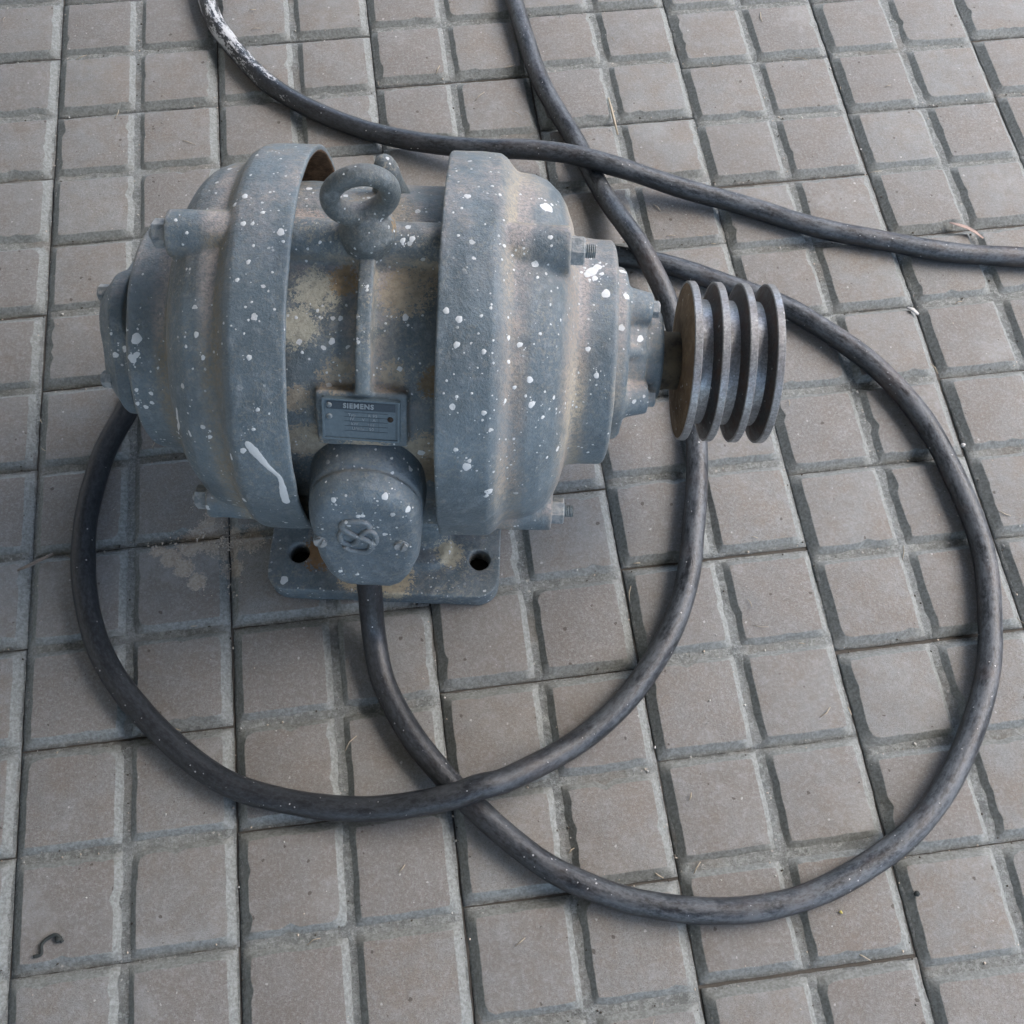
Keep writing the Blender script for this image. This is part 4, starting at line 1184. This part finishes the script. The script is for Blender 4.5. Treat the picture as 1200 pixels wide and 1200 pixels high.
tag(obj('rubber_scrap', bm, M_black), 'small curled black scrap on a block in the lower left corner', 'scrap')
bm = bmesh.new(); strip(bm, [(-0.0792, 0.5624, 0.0004), (-0.0790, 0.5500, 0.0012), (-0.0786, 0.5330, 0.0010), (-0.0781, 0.5159, 0.0002)], 0.0014, 0.0006)
tag(obj('straw', bm, M_straw), 'short pale straw lying along a groove between the two upper cables', 'straw')
bm = bmesh.new(); strip(bm, [(0.1403, 0.2930, 0.0004), (0.1435, 0.2895, 0.0018), (0.1480, 0.2849, 0.0006)], 0.0026, 0.0007, 0.3)
tag(obj('paint_flake', bm, M_chip), 'pale pinkish flake in the dark joint right of the pulley', 'flake')
bm = bmesh.new(); pebble(bm, -0.0457, -0.1830, 0.0008, 0.0015, rnd, 0.5)
tag(obj('yellow_seed', bm, mat_plain('yellow_seed_husk', (0.42, 0.36, 0.10), 0.6, 0.2, 500)), 'tiny yellow seed on a block below the lowest cable bend', 'seed')
bm = bmesh.new(); pebble(bm, 0.0095, -0.1780, 0.0008, 0.0028, rnd, 0.5)
tag(obj('dark_pebble', bm, M_black), 'small dark pebble at the edge of a block in the lower right', 'pebble')
bm = bmesh.new(); pebble(bm, 0.1475, 0.1554, 0.0006, 0.0022, rnd, 0.7)
tag(obj('white_pebble', bm, M_chip), 'small white pebble in the joint left of the right cable loop', 'pebble')

fr = random.Random(21)
def groove_floor(x, y):
    return -0.0036
# crumbs of dried mud under the left end of the motor
bm = bmesh.new()
mud = [((-0.4908, 0.1429), 0.010, 70), ((-0.4779, 0.1341), 0.012, 70), ((-0.4680, 0.1459), 0.010, 90), ((-0.4536, 0.1470), 0.011, 150), ((-0.4420, 0.1369), 0.009, 80),
       ((-0.5083, 0.1436), 0.004, 50), ((-0.5020, 0.1385), 0.0045, 90), ((-0.4941, 0.1325), 0.0045, 100), ((-0.4860, 0.1260), 0.0045, 110), ((-0.4799, 0.1188), 0.0045, 100), ((-0.4711, 0.1065), 0.004, 60),
       ((-0.4537, 0.1383), 0.006, 110), ((-0.4515, 0.1202), 0.006, 80), ((-0.4481, 0.1023), 0.006, 40), ((-0.4385, 0.1452), 0.007, 70), ((-0.4223, 0.1403), 0.006, 40), ((-0.4650, 0.1700), 0.016, 70), ((-0.4750, 0.1150), 0.02, 40), ((-0.4550, 0.1600), 0.012, 70)]
for (c, sp_, n_) in mud:
    for _ in range(int(n_ * 0.45)):
        x, y = fr.gauss(c[0], sp_ * 0.6), fr.gauss(c[1], sp_ * 0.6)
        pebble(bm, x, y, 0.0005, fr.choice((0.0003, 0.0004, 0.0005, 0.0007, 0.0009)) * fr.uniform(0.7, 1.2), fr, 0.25)
tag(obj('dried_mud', bm, M_mud), 'crumbled tan dried mud spilled on the blocks under the left end shield', 'dirt', kind='stuff')

# loose grit, chips and straw bits that gather in the grooves
def litter(name, mat, n, rlo, rhi, label, groove=0.75, straw=False):
    bm = bmesh.new()
    got = 0
    while got < n:
        x, y = fr.uniform(-0.85, 0.55), fr.uniform(-0.40, 0.95)
        kx = math.floor(x / (2 * P))
        yo = OFF.get(kx, 0.0)
        fx = abs((x / P) - round(x / P)) * P
        fy = abs(((y - yo) / P) - round((y - yo) / P)) * P
        ing = fx < 0.0058 or fy < 0.0058
        if ing != (fr.random() < groove): continue
        z = -0.0040 if ing else 0.0001
        got += 1
        if straw:
            a = fr.uniform(0, PI); l = fr.uniform(0.002, 0.007)
            if ing:
                a = (PI / 2 if fx < fy else 0) + fr.gauss(0, 0.35)
            d = Vector((math.cos(a), math.sin(a), 0)) * l; b_ = Vector((-d.y, d.x, 0)) * fr.uniform(-0.25, 0.25)
            strip(bm, [Vector((x, y, z + 0.0008)) - d, Vector((x, y, z + 0.0014)) + b_, Vector((x, y, z + 0.0008)) + d], fr.uniform(0.00025, 0.0006), 0.0003)
        else:
            pebble(bm, x, y, z + 0.0002, fr.uniform(rlo, rhi) * (1.0 if ing else 0.6), fr, 0.6)
    tag(obj(name, bm, mat), label, 'debris', kind='stuff')
litter('stone_chips', M_chip, 620, 0.0003, 0.0015, 'tiny pale chips of stone scattered in the grooves of the pavement')
litter('loose_grit', M_grit, 1500, 0.0003, 0.0011, 'dark brown grit lying in the grooves and joints of the pavement', 0.85)
litter('loose_sand', M_mud, 1200, 0.0003, 0.0010, 'tan sand grains lying in the grooves of the pavement', 0.85)
litter('straw_bits', M_straw, 170, 0, 0, 'small bits of dry straw and hair scattered over the pavement', 0.7, True)
